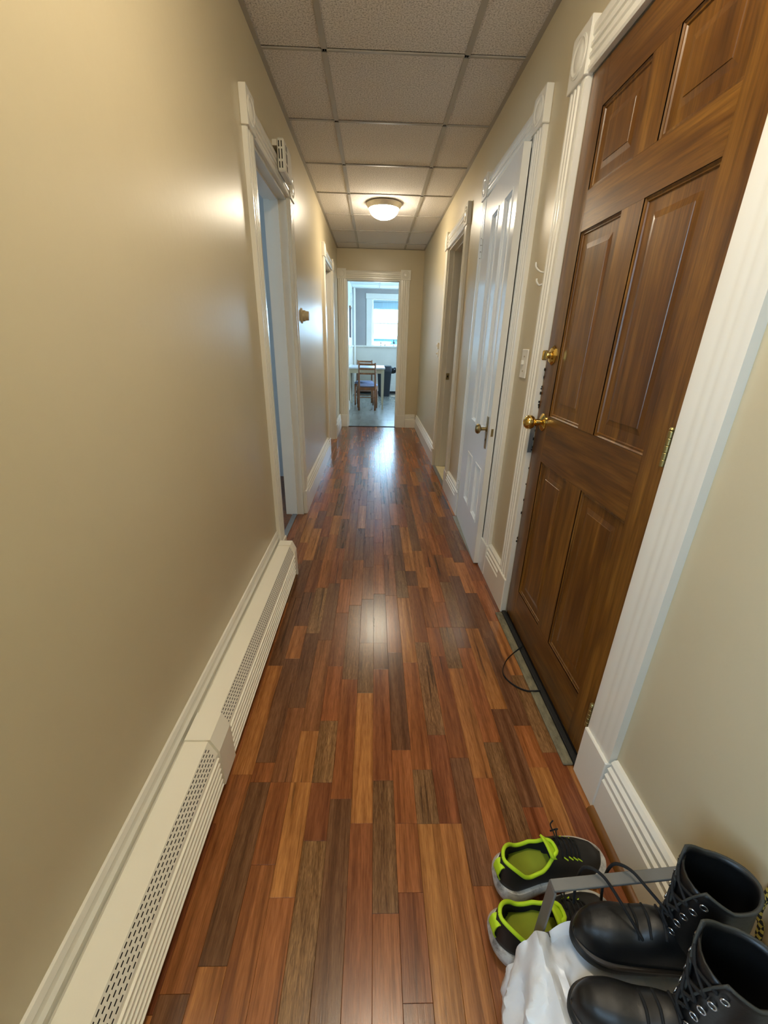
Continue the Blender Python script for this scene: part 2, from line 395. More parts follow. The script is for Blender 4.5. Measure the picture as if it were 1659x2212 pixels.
# ------------------------------------------------------------------ laminate floor
FX0, FX1, FY0, FY1 = XL, XR, YB, YF + .02
floor = struct(MB().box(FX0 - TH, FX1 + TH, FY0, FY1, -.06, -.008).build('floor', M['dark']))
TONES = {'L': ('B27640', 0), 'O': ('A06236', 0), 'R': ('8E5431', .05), 'D': ('785136', .3), 'G': ('876341', .75), 'M': ('8C5A37', .2)}
Z1 = (300, 1650, .2893); Z2 = (700, 1650, .2893); Z3 = (540, 1250, .217); Z4 = (840, 1250, .2411); Z5 = (600, 1000, .2773)
EV = [(Z1, 700, 80, 'O'), (Z1, 840, 80, 'O'), (Z1, 1050, 137, 'O'), (Z1, 1190, 137, 'L'), (Z1, 1340, 140, 'R'), (Z1, 1510, 262, 'D'), (Z1, 1620, 445, 'R'), (Z1, 1300, 575, 'G'),
      (Z1, 850, 755, 'O'), (Z1, 1060, 1000, 'O'), (Z1, 530, 1512, 'L'), (Z1, 240, 1720, 'D'), (Z1, 950, 137, 'D'),
      (Z2, 430, 125, 'G'), (Z2, 740, 35, 'G'), (Z2, 600, 445, 'O'), (Z2, 770, 447, 'L'), (Z2, 960, 445, 'L'), (Z2, 1220, 105, 'O'), (Z2, 1540, 25, 'L'), (Z2, 680, 960, 'R'), (Z2, 600, 1790, 'M'),
      (Z3, 820, 40, 'D'), (Z3, 560, 135, 'D'), (Z3, 480, 470, 'L'), (Z3, 750, 610, 'M'), (Z3, 230, 865, 'L'), (Z3, 400, 795, 'D'), (Z3, 500, 1285, 'M'), (Z3, 580, 1515, 'L'), (Z3, 780, 1415, 'G'),
      (Z3, 1150, 1137, 'L'), (Z3, 1000, 1000, 'O'), (Z3, 1000, 265, 'G'), (Z3, 1150, 640, 'G'), (Z3, 1300, 640, 'D'), (Z3, 1290, 900, 'R'), (Z3, 1450, 735, 'D'), (Z3, 1540, 190, 'L'), (Z3, 1600, 835, 'O'),
      (Z3, 1500, 1705, 'O'), (Z3, 100, 1830, 'O'), (Z3, 820, 870, 'O'), (Z3, 1300, 2010, 'G'),
      (Z4, 310, 570, 'G'), (Z4, 440, 1400, 'R'), (Z4, 640, 1605, 'D'), (Z4, 880, 1783, 'O'), (Z4, 960, 1465, 'G'), (Z4, 640, 802, 'L'), (Z4, 780, 445, 'L'), (Z4, 660, 435, 'D'), (Z4, 690, 620, 'O'),
      (Z4, 930, 530, 'D'), (Z4, 970, 378, 'L'), (Z4, 550, 435, 'G'), (Z4, 490, 210, 'O'), (Z4, 1240, 1315, 'O'), (Z4, 1300, 1690, 'L'), (Z4, 400, 435, 'O'), (Z4, 500, 695, 'O'), (Z4, 230, 60, 'O'), (Z4, 310, 1710, 'G'),
      (Z5, 450, 410, 'L'), (Z5, 510, 437, 'D'), (Z5, 280, 510, 'L'), (Z5, 650, 510, 'D'), (Z5, 490, 665, 'R'), (Z5, 225, 757, 'D'), (Z5, 430, 757, 'O'), (Z5, 540, 760, 'D'), (Z5, 620, 757, 'O'), (Z5, 440, 937, 'D'),
      (Z5, 230, 1005, 'D'), (Z5, 540, 905, 'O'), (Z5, 710, 812, 'M'), (Z5, 790, 795, 'O'), (Z5, 945, 722, 'D'), (Z5, 1025, 700, 'L'), (Z5, 950, 840, 'G'), (Z5, 1050, 842, 'D'), (Z5, 1110, 685, 'L'), (Z5, 1050, 955, 'O'),
      (Z5, 1220, 715, 'M'), (Z5, 1350, 738, 'L'), (Z5, 1310, 585, 'D'), (Z5, 1300, 420, 'D'), (Z5, 1270, 255, 'D'), (Z5, 1180, 225, 'L'), (Z5, 1090, 395, 'O'), (Z5, 1060, 455, 'D'), (Z5, 900, 485, 'D'), (Z5, 790, 440, 'R'),
      (Z5, 700, 440, 'M'), (Z5, 590, 390, 'M'), (Z5, 500, 240, 'D'), (Z5, 500, 180, 'M'), (Z5, 1390, 880, 'D'), (Z5, 1160, 115, 'D'), (Z5, 1065, 70, 'L'), (Z5, 1050, 185, 'O'), (Z5, 1000, 165, 'D'), (Z5, 990, 290, 'D'), (Z5, 1200, 390, 'M')]
def to_floor(px, py):
    d = _F * 884.008 + _R * (px - 829.5) - _U * (py - 1106); t = -1.2071 / d.z
    return d.x * t, d.y * t
SW = .0605; SX = .011
cols = {}
for zz, a, b, tone in EV:
    x, y = to_floor(zz[0] + a * zz[2], zz[1] + b * zz[2])
    cols.setdefault(math.floor((x - SX) / SW), []).append((y, tone))
rnd = random.Random(11)
strips = []
for k in range(-9, 12):
    x0 = max(SX + k * SW, FX0); x1 = min(SX + (k + 1) * SW, FX1)
    if x1 - x0 < .004: continue
    ev = sorted(cols.get(k, [])); e2 = []
    for y, tn in ev:
        if e2 and y - e2[-1][0] < .03 + .02 * y: continue
        e2.append((y, tn))
    # from the near end to the far end: cut = start of next strip, tone = tone of the strip nearer than the cut
    cuts = []; y = FY0 - rnd.random() * .3
    def fill(ya, yb, last):
        """split ya..yb into pieces with random tones, the last one gets tone `last`"""
        L = yb - ya; n = max(1, round(L / rnd.uniform(.3, .44))) if L > .62 else 1
        e = [ya + L * i / n + (rnd.uniform(-.06, .06) if 0 < i < n else 0) for i in range(n + 1)]
        for i in range(n):
            tn = last if (i == n - 1 and last) else rnd.choice('LOOORRRMMMDG')
            strips.append((x0, x1, e[i], e[i + 1], tn))
    ya = FY0
    for yy, tn in e2:
        fill(ya, yy, tn); ya = yy
    fill(ya, FY1, None)
for (a, b, _) in OPEN_L:
    y = a + .013
    while y < b - .013:
        y2 = min(y + rnd.uniform(.2, .4), b - .013); strips.append((FX0 - .05, FX0, y, y2, rnd.choice('OORM'))); y = y2
strips = [s for s in strips if s[3] - s[2] > .01]
def strip_mesh(items, name, par, stuff=False):
    vs = []; fs = []; tone = []; seed = []
    for (x0, x1, y0, y1, tn) in items:
        hexc, g = TONES[tn]; c = lin(hexc); j = rnd.uniform(.80, 1.0)
        col = (c[0] * j, c[1] * j * rnd.uniform(.96, 1.04), c[2] * j, g * rnd.uniform(.8, 1.1))
        sd = (rnd.uniform(0, 50), rnd.uniform(0, 50), 0); g2 = .00022; b = .0006; h = rnd.uniform(0, .00025)
        o = len(vs)
        a0, a1, b0, b1 = x0 + g2, x1 - g2, y0 + g2, y1 - g2
        vs += [(a0, b0, -.008), (a1, b0, -.008), (a1, b1, -.008), (a0, b1, -.008), (a0, b0, -b * .6 - h), (a1, b0, -b * .6 - h), (a1, b1, -b * .6 - h), (a0, b1, -b * .6 - h),
               (a0 + b, b0 + b, -h), (a1 - b, b0 + b, -h), (a1 - b, b1 - b, -h), (a0 + b, b1 - b, -h)]
        q = [(0, 1, 5, 4), (1, 2, 6, 5), (2, 3, 7, 6), (3, 0, 4, 7), (4, 5, 9, 8), (5, 6, 10, 9), (6, 7, 11, 10), (7, 4, 8, 11), (8, 9, 10, 11)]
        fs += [[i + o for i in f] for f in q]; tone += [col] * 12; seed += [sd] * 12
    me = bpy.data.meshes.new(name); me.from_pydata(vs, [], fs); me.materials.append(M['floor'])
    a = me.attributes.new('tone', 'FLOAT_COLOR', 'POINT'); a.data.foreach_set('color', [c for t in tone for c in t])
    a = me.attributes.new('seed', 'FLOAT_VECTOR', 'POINT'); a.data.foreach_set('vector', [c for t in seed for c in t])
    o = bpy.data.objects.new(name, me); COL.objects.link(o); o.parent = par
    if stuff: o['kind'] = 'stuff'
    return o
vis = sorted([s for s in strips if s[3] > .33], key=lambda s: s[2]); hid = [s for s in strips if s[3] <= .33]
for s in vis[:298]: strip_mesh([s], 'plank', floor)
strip_mesh(vis[298:] + hid, 'distant_planks', floor, True)
# kitchen floor tiles
kf = struct(MB().box(KX0, KX1, YF + .02, KY1, -.06, -.008).build('floor_kitchen', M['dark']))
ty = YF + .022; r = 0
while ty < KY1:
    tx = KX0 - (.15 if r % 2 else 0)
    while tx < KX1 - .02:
        a = max(tx, KX0); b = min(tx + .305, KX1); c = min(ty + .305, KY1)
        if b - a > .02 and c - ty > .02: MB().box(a + .001, b - .001, ty + .001, c - .001, -.008, -.0005 - random.random() * .0006).build('floor_tile', M['kfloor'], kf)
        tx += .305
    ty += .305; r += 1

# ------------------------------------------------------------------ trims
def frame_of(side):
    if side == 'R': return lambda s, d, z: (XR - d, s, z)
    if side == 'L': return lambda s, d, z: (XL + d, s, z)
    return lambda s, d, z: (s, YF - d, z)

CAS = [(0, 0), (0, .017), (.05, .021), (.13, .021), (.17, .017), (.24, .017), (.28, .0215), (.33, .0225), (.38, .0215), (.41, .0165), (.46, .0165), (.49, .0215), (.54, .0225), (.59, .0215), (.62, .0165), (.69, .0165),
       (.73, .021), (.9, .0215), (.96, .019), (1, .015), (1, 0)]
def casing(mb, side, a, b, z0, z1, flip=False, soft=0):
    W = frame_of(side); w = b - a
    p = [((b - u * w) if flip else (a + u * w), d if d == 0 or not soft else .0195 + (d - .019) * .15) for u, d in CAS]
    mb.prism([W(s, d, z0) for s, d in p], [W(s, d, z1) for s, d in p])
def header(mb, side, a, b, z0, z1):
    W = frame_of(side); h = z1 - z0
    p = [(z0 + u * h, d) for u, d in CAS]
    mb.prism([W(a, d, z) for z, d in p], [W(b, d, z) for z, d in p])
def block(par, side, a, b, z0, z1, dep=.029):
    W = frame_of(side); mb = MB()
    p0 = W(a, 0, z0); p1 = W(b, dep, z1)
    mb.cbox(min(p0[0], p1[0]), max(p0[0], p1[0]), min(p0[1], p1[1]), max(p0[1], p1[1]), z0, z1, .002)
    c = W((a + b) / 2, dep, (z0 + z1) / 2); R = min(b - a, z1 - z0) * .4
    prof = [(R, -.001), (R, .002), (R * .86, .004), (R * .74, .001), (R * .6, .001), (R * .5, .004), (R * .3, .0055), (.0005, .006)]
    sgn = {'R': -1, 'L': 1, 'F': -1}[side]; ax = 'y' if side == 'F' else 'x'
    mb.lathe([(r_, h * sgn) for r_, h in prof], c, ax, 24)
    return mb.build('corner_block', M['trim'], par, smooth=35)
def jamb(par, side, a, b, top, stop=True, mat=None):
    """lining boards inside an opening, with door stop"""
    W = frame_of(side); mb = MB(); t = .012; d0, d1 = .0, -TH
    def bx(s0, s1, e0, e1, z0, z1):
        p = W(s0, e0, z0); q = W(s1, e1, z1); mb.box(min(p[0], q[0]), max(p[0], q[0]), min(p[1], q[1]), max(p[1], q[1]), z0, z1)
    bx(a, a + t, d0, d1, 0, top); bx(b - t, b, d0, d1, 0, top); bx(a + t, b - t, d0, d1, top - t, top)
    if stop:
        bx(a + t, a + t + .01, -.045, -.09, 0, top - t); bx(b - t - .01, b - t, -.045, -.09, 0, top - t); bx(a + t, b - t, -.045, -.09, top - t - .01, top - t)
    return mb.build('jamb', mat or M['trim'], par)

tn = [0]
def door_trim(side, a, b, top, wl, wr, zt, plinth=.17, jb=True, lblk=True):
    tn[0] += 1
    mb = MB(); casing(mb, side, a - wl, a, plinth, top, soft=(side == 'R' and a < 1)); casing(mb, side, b, b + wr, plinth, top, True)
    header(mb, side, a - .004, b + .004, top + .002, zt - .018)
    o = struct(mb.build('trim_%d' % tn[0], M['trim'], smooth=30))
    block(o, side, a - wl - .008, a + .004, top - .002, zt); block(o, side, b - .004, b + wr + .008, top - .002, zt)
    W = frame_of(side)
    for s0, s1 in ((a - wl - .002, a + .001), (b - .001, b + wr + .002)):
        m2 = MB(); p = W(s0, 0, 0); q = W(s1, .028, plinth)
        m2.cbox(min(p[0], q[0]), max(p[0], q[0]), min(p[1], q[1]), max(p[1], q[1]), .0, plinth + .012, .003); m2.build('plinth_block', M['trim'], o)
    if jb: jamb(o, side, a, b, top)
    return o
t_entry = door_trim('R', .855, 1.655, 1.98, .114, .115, 2.115, jb=False)
t_closet = door_trim('R', 2.12, 2.86, 2.0, .115, .10, 2.115)
t_bath = door_trim('R', 3.50, 4.25, 1.99, .105, .09, 2.12)
t_l1 = door_trim('L', 2.12, 2.87, 1.965, .105, .105, 2.085)
t_l2 = door_trim('L', 4.70, 5.47, 1.97, .11, .11, 2.085)
t_f = door_trim('F', -.40, .348, 2.005, .115, .128, 2.125)

# baseboards: main board with moulded cap
BASE = [(0, 0), (.026, 0), (.026, .122), (.021, .127), (.021, .140), (.0245, .145), (.018, .151), (.018, .163), (.0215, .168), (.0135, .175), (.0135, .184), (.0165, .189), (.009, .198), (0, .199)]
def baseboard(name, side, a, b, scale=1.0, quarter=False, thin=1.0):
    W = frame_of(side); mb = MB(); p = [(d * thin, z * scale) for d, z in BASE]
    mb.prism([W(a, d, z) for d, z in p], [W(b, d, z) for d, z in p])
    o = struct(mb.build(name, M['trim'], smooth=25))
    if quarter:
        q = [(.026, 0)] + [(.026 + .017 * math.cos(t), .017 * math.sin(t)) for t in [i * PI / 12 for i in range(7)]]
        MB().prism([W(a, d, z) for d, z in q], [W(b, d, z) for d, z in q]).build('shoe_moulding', M['quarter'], o, smooth=40)
    return o
M['quarter'] = wood('oak_shoe_moulding', '6B4418', '8A5A22', 'A06C2C', (30, 3, 30), .4, .1)
baseboard('baseboard_right', 'R', YB, .737, 1, True)
baseboard('baseboard_right_mid', 'R', 1.774, 2.001); baseboard('baseboard_right_far', 'R', 2.964, 3.391); baseboard('baseboard_right_end', 'R', 4.344, YF - .026)
baseboard('baseboard_left', 'L', YB, 2.011, 1.29, thin=.62); baseboard('baseboard_left_mid', 'L', 2.979, 4.586, 1.06); baseboard('baseboard_left_end', 'L', 5.584, YF - .026)
baseboard('baseboard_far', 'F', .48, XR - .026)
# grey edge strips at the left doorway and the bath doorway, dark end threshold, closet saddle
thr = [(-.617, -.560, 2.135, 2.855, M['grey']), (-.617, -.560, 4.715, 5.455, M['grey']), (.60, .645, 3.50, 4.25, M['grey'])]
MB().cbox(-.60, -.565, 2.135, 2.855, 0, .006, .002).build('threshold_strip', M['grey'], t_l1)
MB().cbox(-.60, -.565, 4.715, 5.455, 0, .006, .002).build('threshold_strip', M['grey'], t_l2)
MB().cbox(.635, .668, 3.515, 4.235, 0, .006, .002).build('threshold_strip', M['grey'], t_bath)
MB().cbox(-.386, .334, YF - .012, YF + .03, 0, .006, .002).build('threshold_strip', M['dark'], t_f)
MB().cbox(.607, .787, 2.135, 2.845, -.001, .006, .002).build('door_saddle', M['stone'], t_closet)
# entry sill: worn wooden saddle and a black draught strip
MB().cbox(.604, .636, .865, 1.645, 0, .009, .003).build('door_saddle', M['sill'], t_entry)
MB().cbox(.636, .655, .862, 1.65, 0, .016, .003).build('draught_strip', M['black'], t_entry)
MB().box(.66, .78, .867, 1.643, 0, .012).build('door_sill', M['dark'], t_entry)

# ------------------------------------------------------------------ panelled doors
def nested(mb, y0, y1, z0, z1, prof, x=0):
    """rings of a panel moulding: prof = (inset, depth) with depth > 0 into the door"""
    ls = [[(x + d, y0 + i, z0 + i), (x + d, y1 - i, z0 + i), (x + d, y1 - i, z1 - i), (x + d, y0 + i, z1 - i)] for i, d in prof]
    mb.loops(ls, False, True)
def slab(name, w, z0, z1, th, cells, mat, mat_rail=None):
    """local frame: x=0 front face, y from -w to 0, hinge at 0 or -w"""
    ysx = sorted({-w, 0} | {v for c in cells for v in c[:2]}); zsx = sorted({z0, z1} | {v for c in cells for v in c[2:]})
    def inside(ya, yb, za, zb): return any(c[0] - 1e-6 <= ya and yb <= c[1] + 1e-6 and c[2] - 1e-6 <= za and zb <= c[3] + 1e-6 for c in cells)
    st = MB(); rl = MB(); g = .0004
    ycs = sorted({(c[0], c[1]) for c in cells})
    zcs = sorted({(c[2], c[3]) for c in cells})
    ylo, yhi = ycs[0][0], ycs[-1][1]
    st.box(0, th, -w, ylo, z0, z1); st.box(0, th, yhi, 0, z0, z1)
    edges = [z0] + [v for c in zcs for v in c] + [z1]
    for i in range(0, len(edges), 2):
        rl.box(0, th, ylo + g, yhi - g, edges[i], edges[i + 1])
    for i in range(len(ycs) - 1):
        for zc in zcs: st.box(0, th, ycs[i][1], ycs[i + 1][0], zc[0] + g, zc[1] - g)
    o = struct(st.build(name, mat)); rl.build('rail', mat_rail or mat, o)
    return o
def panels(par, cells, prof, mat, th):
    for c in cells:
        mb = MB(); nested(mb, *c, prof); mb.box(prof[-1][1] + .004, th - .006, c[0], c[1], c[2], c[3]); mb.build('panel', mat, par, smooth=False)

# entry door (door_1): stained wood, six panels
DW = .794
def ey(y): return y - 1.652     # local y of a world y
c_y = [(ey(.965), ey(1.21)), (ey(1.31), ey(1.547))]; c_z = [(.19, .79), (.965, 1.55), (1.66, 1.863)]
cells = [(a, b, c, d) for (a, b) in c_y for (c, d) in c_z]
door1 = slab('door_1', DW, .018, 1.976, .04, cells, M['entry'], M['entryh']); door1.location = (.6585, 1.652, 0)
panels(door1, cells, [(0, 0), (0, .003), (.004, .006), (.009, .0055), (.013, .011), (.016, .0125), (.018, .0125), (.055, .0065), (.056, .005), (.0561, .005)], M['entry'], .04)
def xlathe(mb, prof, c, seg=32, k=-1): return mb.lathe([(r_, h * k) for r_, h in prof], c, 'x', seg)
kz = .935; ky = ey(1.592)
mb = MB(); xlathe(mb, [(.034, 0), (.034, .003), (.028, .007), (.016, .012), (.0125, .014), (.0125, .032), (.016, .036)], (0, ky, kz)); mb.build('knob_rose', M['brass'], door1, smooth=40)
mb = MB(); xlathe(mb, [(.012, .030), (.014, .034), (.022, .039), (.0265, .047), (.0275, .055), (.025, .064), (.018, .071), (.010, .074), (.009, .0725), (.0005, .0725)], (0, ky, kz)); mb.build('door_knob', M['brass'], door1, smooth=40)
dz = 1.178; dy = ey(1.60)
mb = MB(); xlathe(mb, [(.034, 0), (.034, .003), (.027, .009), (.014, .011), (.012, .013)], (0, dy, dz), 8)
esc = mb.build('deadbolt_escutcheon', M['brass'], door1)
mb = MB(); xlathe(mb, [(.0115, .011), (.0115, .022), (.009, .026)], (0, dy, dz)); mb.cbox(-.04, -.022, dy - .005, dy + .005, dz - .017, dz + .017, .003); mb.build('thumb_turn', M['brass'], esc, smooth=40)
for hz in (.205, 1.005, 1.78):
    mb = MB()
    for i in range(5): mb.lathe([(.0055, 0), (.0065, .001), (.0065, .0145), (.0055, .0155)], (-.012, -.780, hz - .04 + i * .016), 'z', 12)
    mb.lathe([(.004, 0), (.007, .003), (.0045, .007), (.001, .008)], (-.012, -.780, hz + .04), 'z', 12)
    mb.box(-.012, .0005, -.7815, -.7785, hz - .04, hz + .04)
    mb.build('hinge', M['hinge'], door1, smooth=40)
# chipped latch plate on the far jamb
mbj = MB(); mbj.box(XR - .001, XR + .04, 1.655, 1.668, .17, 1.985); mbj.box(XR - .001, XR + .04, .84, .855, .17, 1.985)
mbj.box(XR + .041, XR + .13, .80, .8575, 0, 2.0); mbj.box(XR + .041, XR + .13, 1.6525, 1.70, 0, 2.0); mbj.box(XR + .04, XR + .13, .80, 1.70, 1.978, 2.02)
MB().cbox(.6575, .69, .8565, .8585, .17, 1.97, .0005).build('jamb', M['trim'], t_entry)
MB().cbox(.6365, .6575, 1.6535, 1.6565, .17, 1.97, .0005).build('jamb', M['trim'], t_entry)
MB().cbox(.638, .656, 1.6515, 1.6533, .80, .91, .0005).build('strike_plate', M['grey'], t_entry)
rr = random.Random(3); ch = MB()
for i in range(26):
    z = rr.uniform(.35, 1.15) if i > 6 else rr.uniform(.85, 1.1); h = rr.uniform(.003, .011)
    ch.box(.652 + rr.random() * .004, .6575, 1.6512, 1.6535, z, z + h)
ch.build('chipped_paint', M['dark'], t_entry)['label'] = 'dark bare chips along the jamb edge'

# closet door (door_2): white, four panels, standing slightly ajar
CW = .7245
def cy_(y): return y - 2.845
cc = [(cy_(2.19), cy_(2.35)), (cy_(2.465), cy_(2.62))]; cz = [(.235, .565), (.765, 1.86)]
ccells = [(a + .01, b + .01, c, d) for (a, b) in cc for (c, d) in cz]
door2 = slab('door_2', CW, .012, 1.985, .032, ccells, M['doorw']); door2.location = (.636, 2.845, 0); door2.rotation_euler = (0, 0, -.045)
panels(door2, ccells, [(0, 0), (.002, -.004), (.010, -.004), (.014, .001), (.019, .004), (.022, .010), (.0225, .010)], M['doorw'], .032)
pz = .775; py = -CW + .055
MB().cbox(-.003, 0, py - .018, py + .018, pz - .085, pz + .085, .001).build('lock_plate', M['oldbrass'], door2)
mb = MB(); xlathe(mb, [(.016, .003), (.013, .006), (.009, .008), (.009, .032), (.013, .034), (.024, .040), (.027, .048), (.024, .056), (.016, .061), (.0005, .063)], (0, py, pz + .02)); mb.build('door_knob', M['oldbrass'], door2, smooth=40)
MB().box(-.0045, -.003, py - .003, py + .003, pz - .045, pz - .033).build('keyhole', M['dark'], door2)
MB().box(.010, .022, -CW - .001, -CW + .001, pz - .01, pz + .03).build('latch_bolt', M['oldbrass'], door2)
for hz in (.235, 1.74):
    mb = MB()
    for i in range(3): mb.lathe([(.006, 0), (.006, .031)], (-.004, .006, hz - .05 + i * .034), 'z', 10)
    h = mb.build('hinge', M['doorw'], door2, smooth=40)
    m3 = MB()
    for i in range(4): m3.box(-.0108, -.0092, .002, .009, hz - .053 + i * .034, hz - .048 + i * .034)
    m3.build('hinge_gap', M['dark'], h)
# bath doorway: door folded back is not seen; latch plate on the far jamb
mb = MB(); mb.box(.709, .740, 4.2262, 4.228, .885, .945); sp = mb.build('strike_plate', M['oldbrass'], t_bath); MB().box(.719, .731, 4.2255, 4.2263, .905, .925).build('strike_hole', M['dark'], sp)
# small hook on the casing of the entry door
hk = tag(empty('coat_hook', (XR - .0005, 1.795, 1.46)), 'small white painted two-arm hook on the right wall above the light switch', 'hook')
MB().cbox(-.005, 0, -.009, .009, -.04, .03, .001).build('back_plate', M['trim'], hk)
MB().tube(spline([(-.003, 0, .012), (-.022, .002, .014), (-.04, .004, .028), (-.043, .005, .045)]), .0035).build('arm', M['trim'], hk, smooth=True)
MB().tube(spline([(-.003, 0, -.025), (-.02, 0, -.032), (-.032, 0, -.02), (-.033, 0, -.01)]), .0035).build('arm', M['trim'], hk, smooth=True)
# light switch beside the entry door
sw = tag(empty('light_switch', (XR - .0005, 1.886, 1.136)), 'white toggle light switch on the right wall between the brown door and white door', 'switch')
MB().cbox(-.006, 0, -.036, .036, -.059, .059, .002).build('switch_plate', M['plate'], sw)
MB().cbox(-.018, -.006, -.005, .005, -.004, .014, .002).build('toggle', M['plate'], sw)
for q in (-.03, .03): MB().lathe([(.003, 0), (.003, -.0012), (.0005, -.0015)], (-.006, 0, q), 'x', 10).build('screw', M['oldbrass'], sw)
for z0, nm, lb in ((1.19, 'wall_thermostat', 'small white wall control, upper of two at the far right corner'), (1.115, 'light_switch', 'small white switch plate, lower of two at the far right corner')):
    e = tag(empty(nm, (XR - .0005, 4.53, z0)), lb, 'switch')
    MB().cbox(-.014 if 'thermo' in nm else -.006, 0, -.03, .03, -.03, .03, .002).build('switch_plate', M['plate'], e)
    MB().cbox(-.022, -.012 if 'thermo' in nm else -.006, -.006, .006, -.006, .012, .001).build('toggle', M['plate'], e)

# ------------------------------------------------------------------ baseboard heater, left wall
hx = XL + .0175
ht = tag(empty('baseboard_heater', (hx, .4, 0)), 'long cream enamel baseboard heater with slotted grille along the left wall', 'heater')
HP = [(0, .02), (0, .2), (.062, .2), (.082, .155), (.083, .03), (.068, .02)]
def hprof(e=0): return [(-.0 if i in (0, 1) else d + e, z + (e if i in (1, 2, 3) else (0 if i != 5 else 0))) for i, (d, z) in enumerate(HP)]
def hseg(y0, y1, nm, e=0):
    p = hprof(e); mb = MB().prism([(d, y0 - .4, z) for d, z in p], [(d, y1 - .4, z) for d, z in p]); return mb.build(nm, M['heater'], ht)
hseg(-1.4, .795, 'cover'); hseg(.885, 1.95, 'cover'); hseg(.795, .884, 'splice_cover', .0065)
p = hprof(.004); ec = MB().prism([(d, 1.55, z) for d, z in p], [(d, 1.605, z) for d, z in p]); ec.box(.062, .0875, 1.59, 1.605, .0, .03); ec.build('end_cap', M['heater'], ht)
gap_shade = MB().box(.005, .066, -1.75, 1.5, .0, .02).build('base_gap', M['dark'], ht)  # dark box stands in for the shade under the heater cover
# grille slots: thin dark bars on the sloping face, slot shade put into their colour
sl = MB(); n = Vector((.045, 0, .020)).normalized(); up = Vector((-.020, 0, .045)).normalized()
for (ya, yb) in ((-.3, .79), (.89, 1.945)):
    y = ya
    while y < yb - .012:
        for r_ in range(5):
            off = .006 * (r_ % 2)
            c = Vector((.062, 0, .2)) + Vector((.020, 0, -.045)) * ((r_ + .6) / 5.1)
            a = c + up * .0013; b = c - up * .0013; yy0 = y - .4 + off; yy1 = yy0 + .0085
            sl.add([a + n * .00025 + Vector((0, yy0, 0)), a + n * .00025 + Vector((0, yy1, 0)), b + n * .00025 + Vector((0, yy1, 0)), b + n * .00025 + Vector((0, yy0, 0)),
                    a - n * .0005 + Vector((0, yy0, 0)), a - n * .0005 + Vector((0, yy1, 0)), b - n * .0005 + Vector((0, yy1, 0)), b - n * .0005 + Vector((0, yy0, 0))],
                   [(0, 1, 2, 3), (0, 4, 5, 1), (1, 5, 6, 2), (2, 6, 7, 3), (3, 7, 4, 0)])
        y += .0135
o = sl.build('grille_slots', M['dark'], ht); o['kind'] = 'stuff'
for ya, yb in ((-1.4, .79), (.89, 1.945)):
    rb = MB()
    for k in range(6):
        z = .142 - k * .021; rb.prism([(.0822, ya - .4, z - .002), (.0875, ya - .4, z - .001), (.0875, ya - .4, z + .001), (.0822, ya - .4, z + .002)], [(.0822, yb - .4, z - .002), (.0875, yb - .4, z - .001), (.0875, yb - .4, z + .001), (.0822, yb - .4, z + .002)])
    rb.build('front_ribs', M['heater'], ht)

# ------------------------------------------------------------------ ceiling lights
def dome(loc, label):
    e = tag(empty('ceiling_light', loc), label, 'lamp', 'dome lights along the hall ceiling')
    MB().lathe([(.05, 0), (.158, 0), (.162, -.004), (.160, -.010), (.150, -.020), (.142, -.036), (.138, -.040), (.134, -.038), (.134, -.01), (.05, -.006)], (0, 0, 0), 'z', 48).build('rim', M['chrome'], e, smooth=40)
    g = []
    for i in range(9):
        a = i / 8 * PI / 2; g.append((.132 * math.cos(a) + (0.0005 if i == 8 else 0), -.036 - .082 * math.sin(a)))
    gm = plain('lit_glass', 'FFF3DC', .4, emit=(1, .87, .66, 1), es=LAMP_STRENGTH) if 'lit_glass' not in bpy.data.materials else bpy.data.materials['lit_glass']
    MB().lathe(g, (0, 0, 0), 'z', 40).build('glass_dome', gm, e, smooth=True)
    return e
dome((.07, 4.45, ZC - .001), 'round frosted dome light glowing on the tiled ceiling, toward the kitchen')
dome((.07, .79, ZC - .001), 'round frosted dome light above the shoe rack end of the hall')

# doorbell chime box over the first left doorway
ch = tag(empty('door_chime', (XL + .0245, 2.655, 1.99)), 'white slotted door chime box on the left wall above the first doorway', 'chime')
MB().cbox(.0, .035, -.10, .10, -.0, .135, .006).box(-.024, .001, -.09, .09, .105, .13).build('cover', M['trim'], ch)
sm = MB()
for (z0, z1) in ((.014, .04), (.05, .09), (.098, .122)):
    for yy in (-.05, -.03): sm.box(.0345, .0356, yy, yy + .009, z0, z1)
    for xx in (.008, .021): sm.box(xx, xx + .005, -.1006, -.0995, z0, z1)
stuff_(sm.build('slots', M['dark'], ch))
th = tag(empty('thermostat', (XL + .0005, 3.22, 1.372)), 'round ivory dial thermostat on the left wall between the two doorways', 'thermostat')
MB().lathe([(.05, 0), (.05, .003), (.046, .005), (.02, .006)], (0, 0, 0), 'x', 32).build('wall_plate', M['ivory'], th, smooth=40)
MB().lathe([(.036, .004), (.036, .022), (.034, .026), (.031, .027), (.030, .046), (.027, .051), (.0005, .053)], (0, 0, 0), 'x', 32).build('dial', M['ivory'], th, smooth=40)

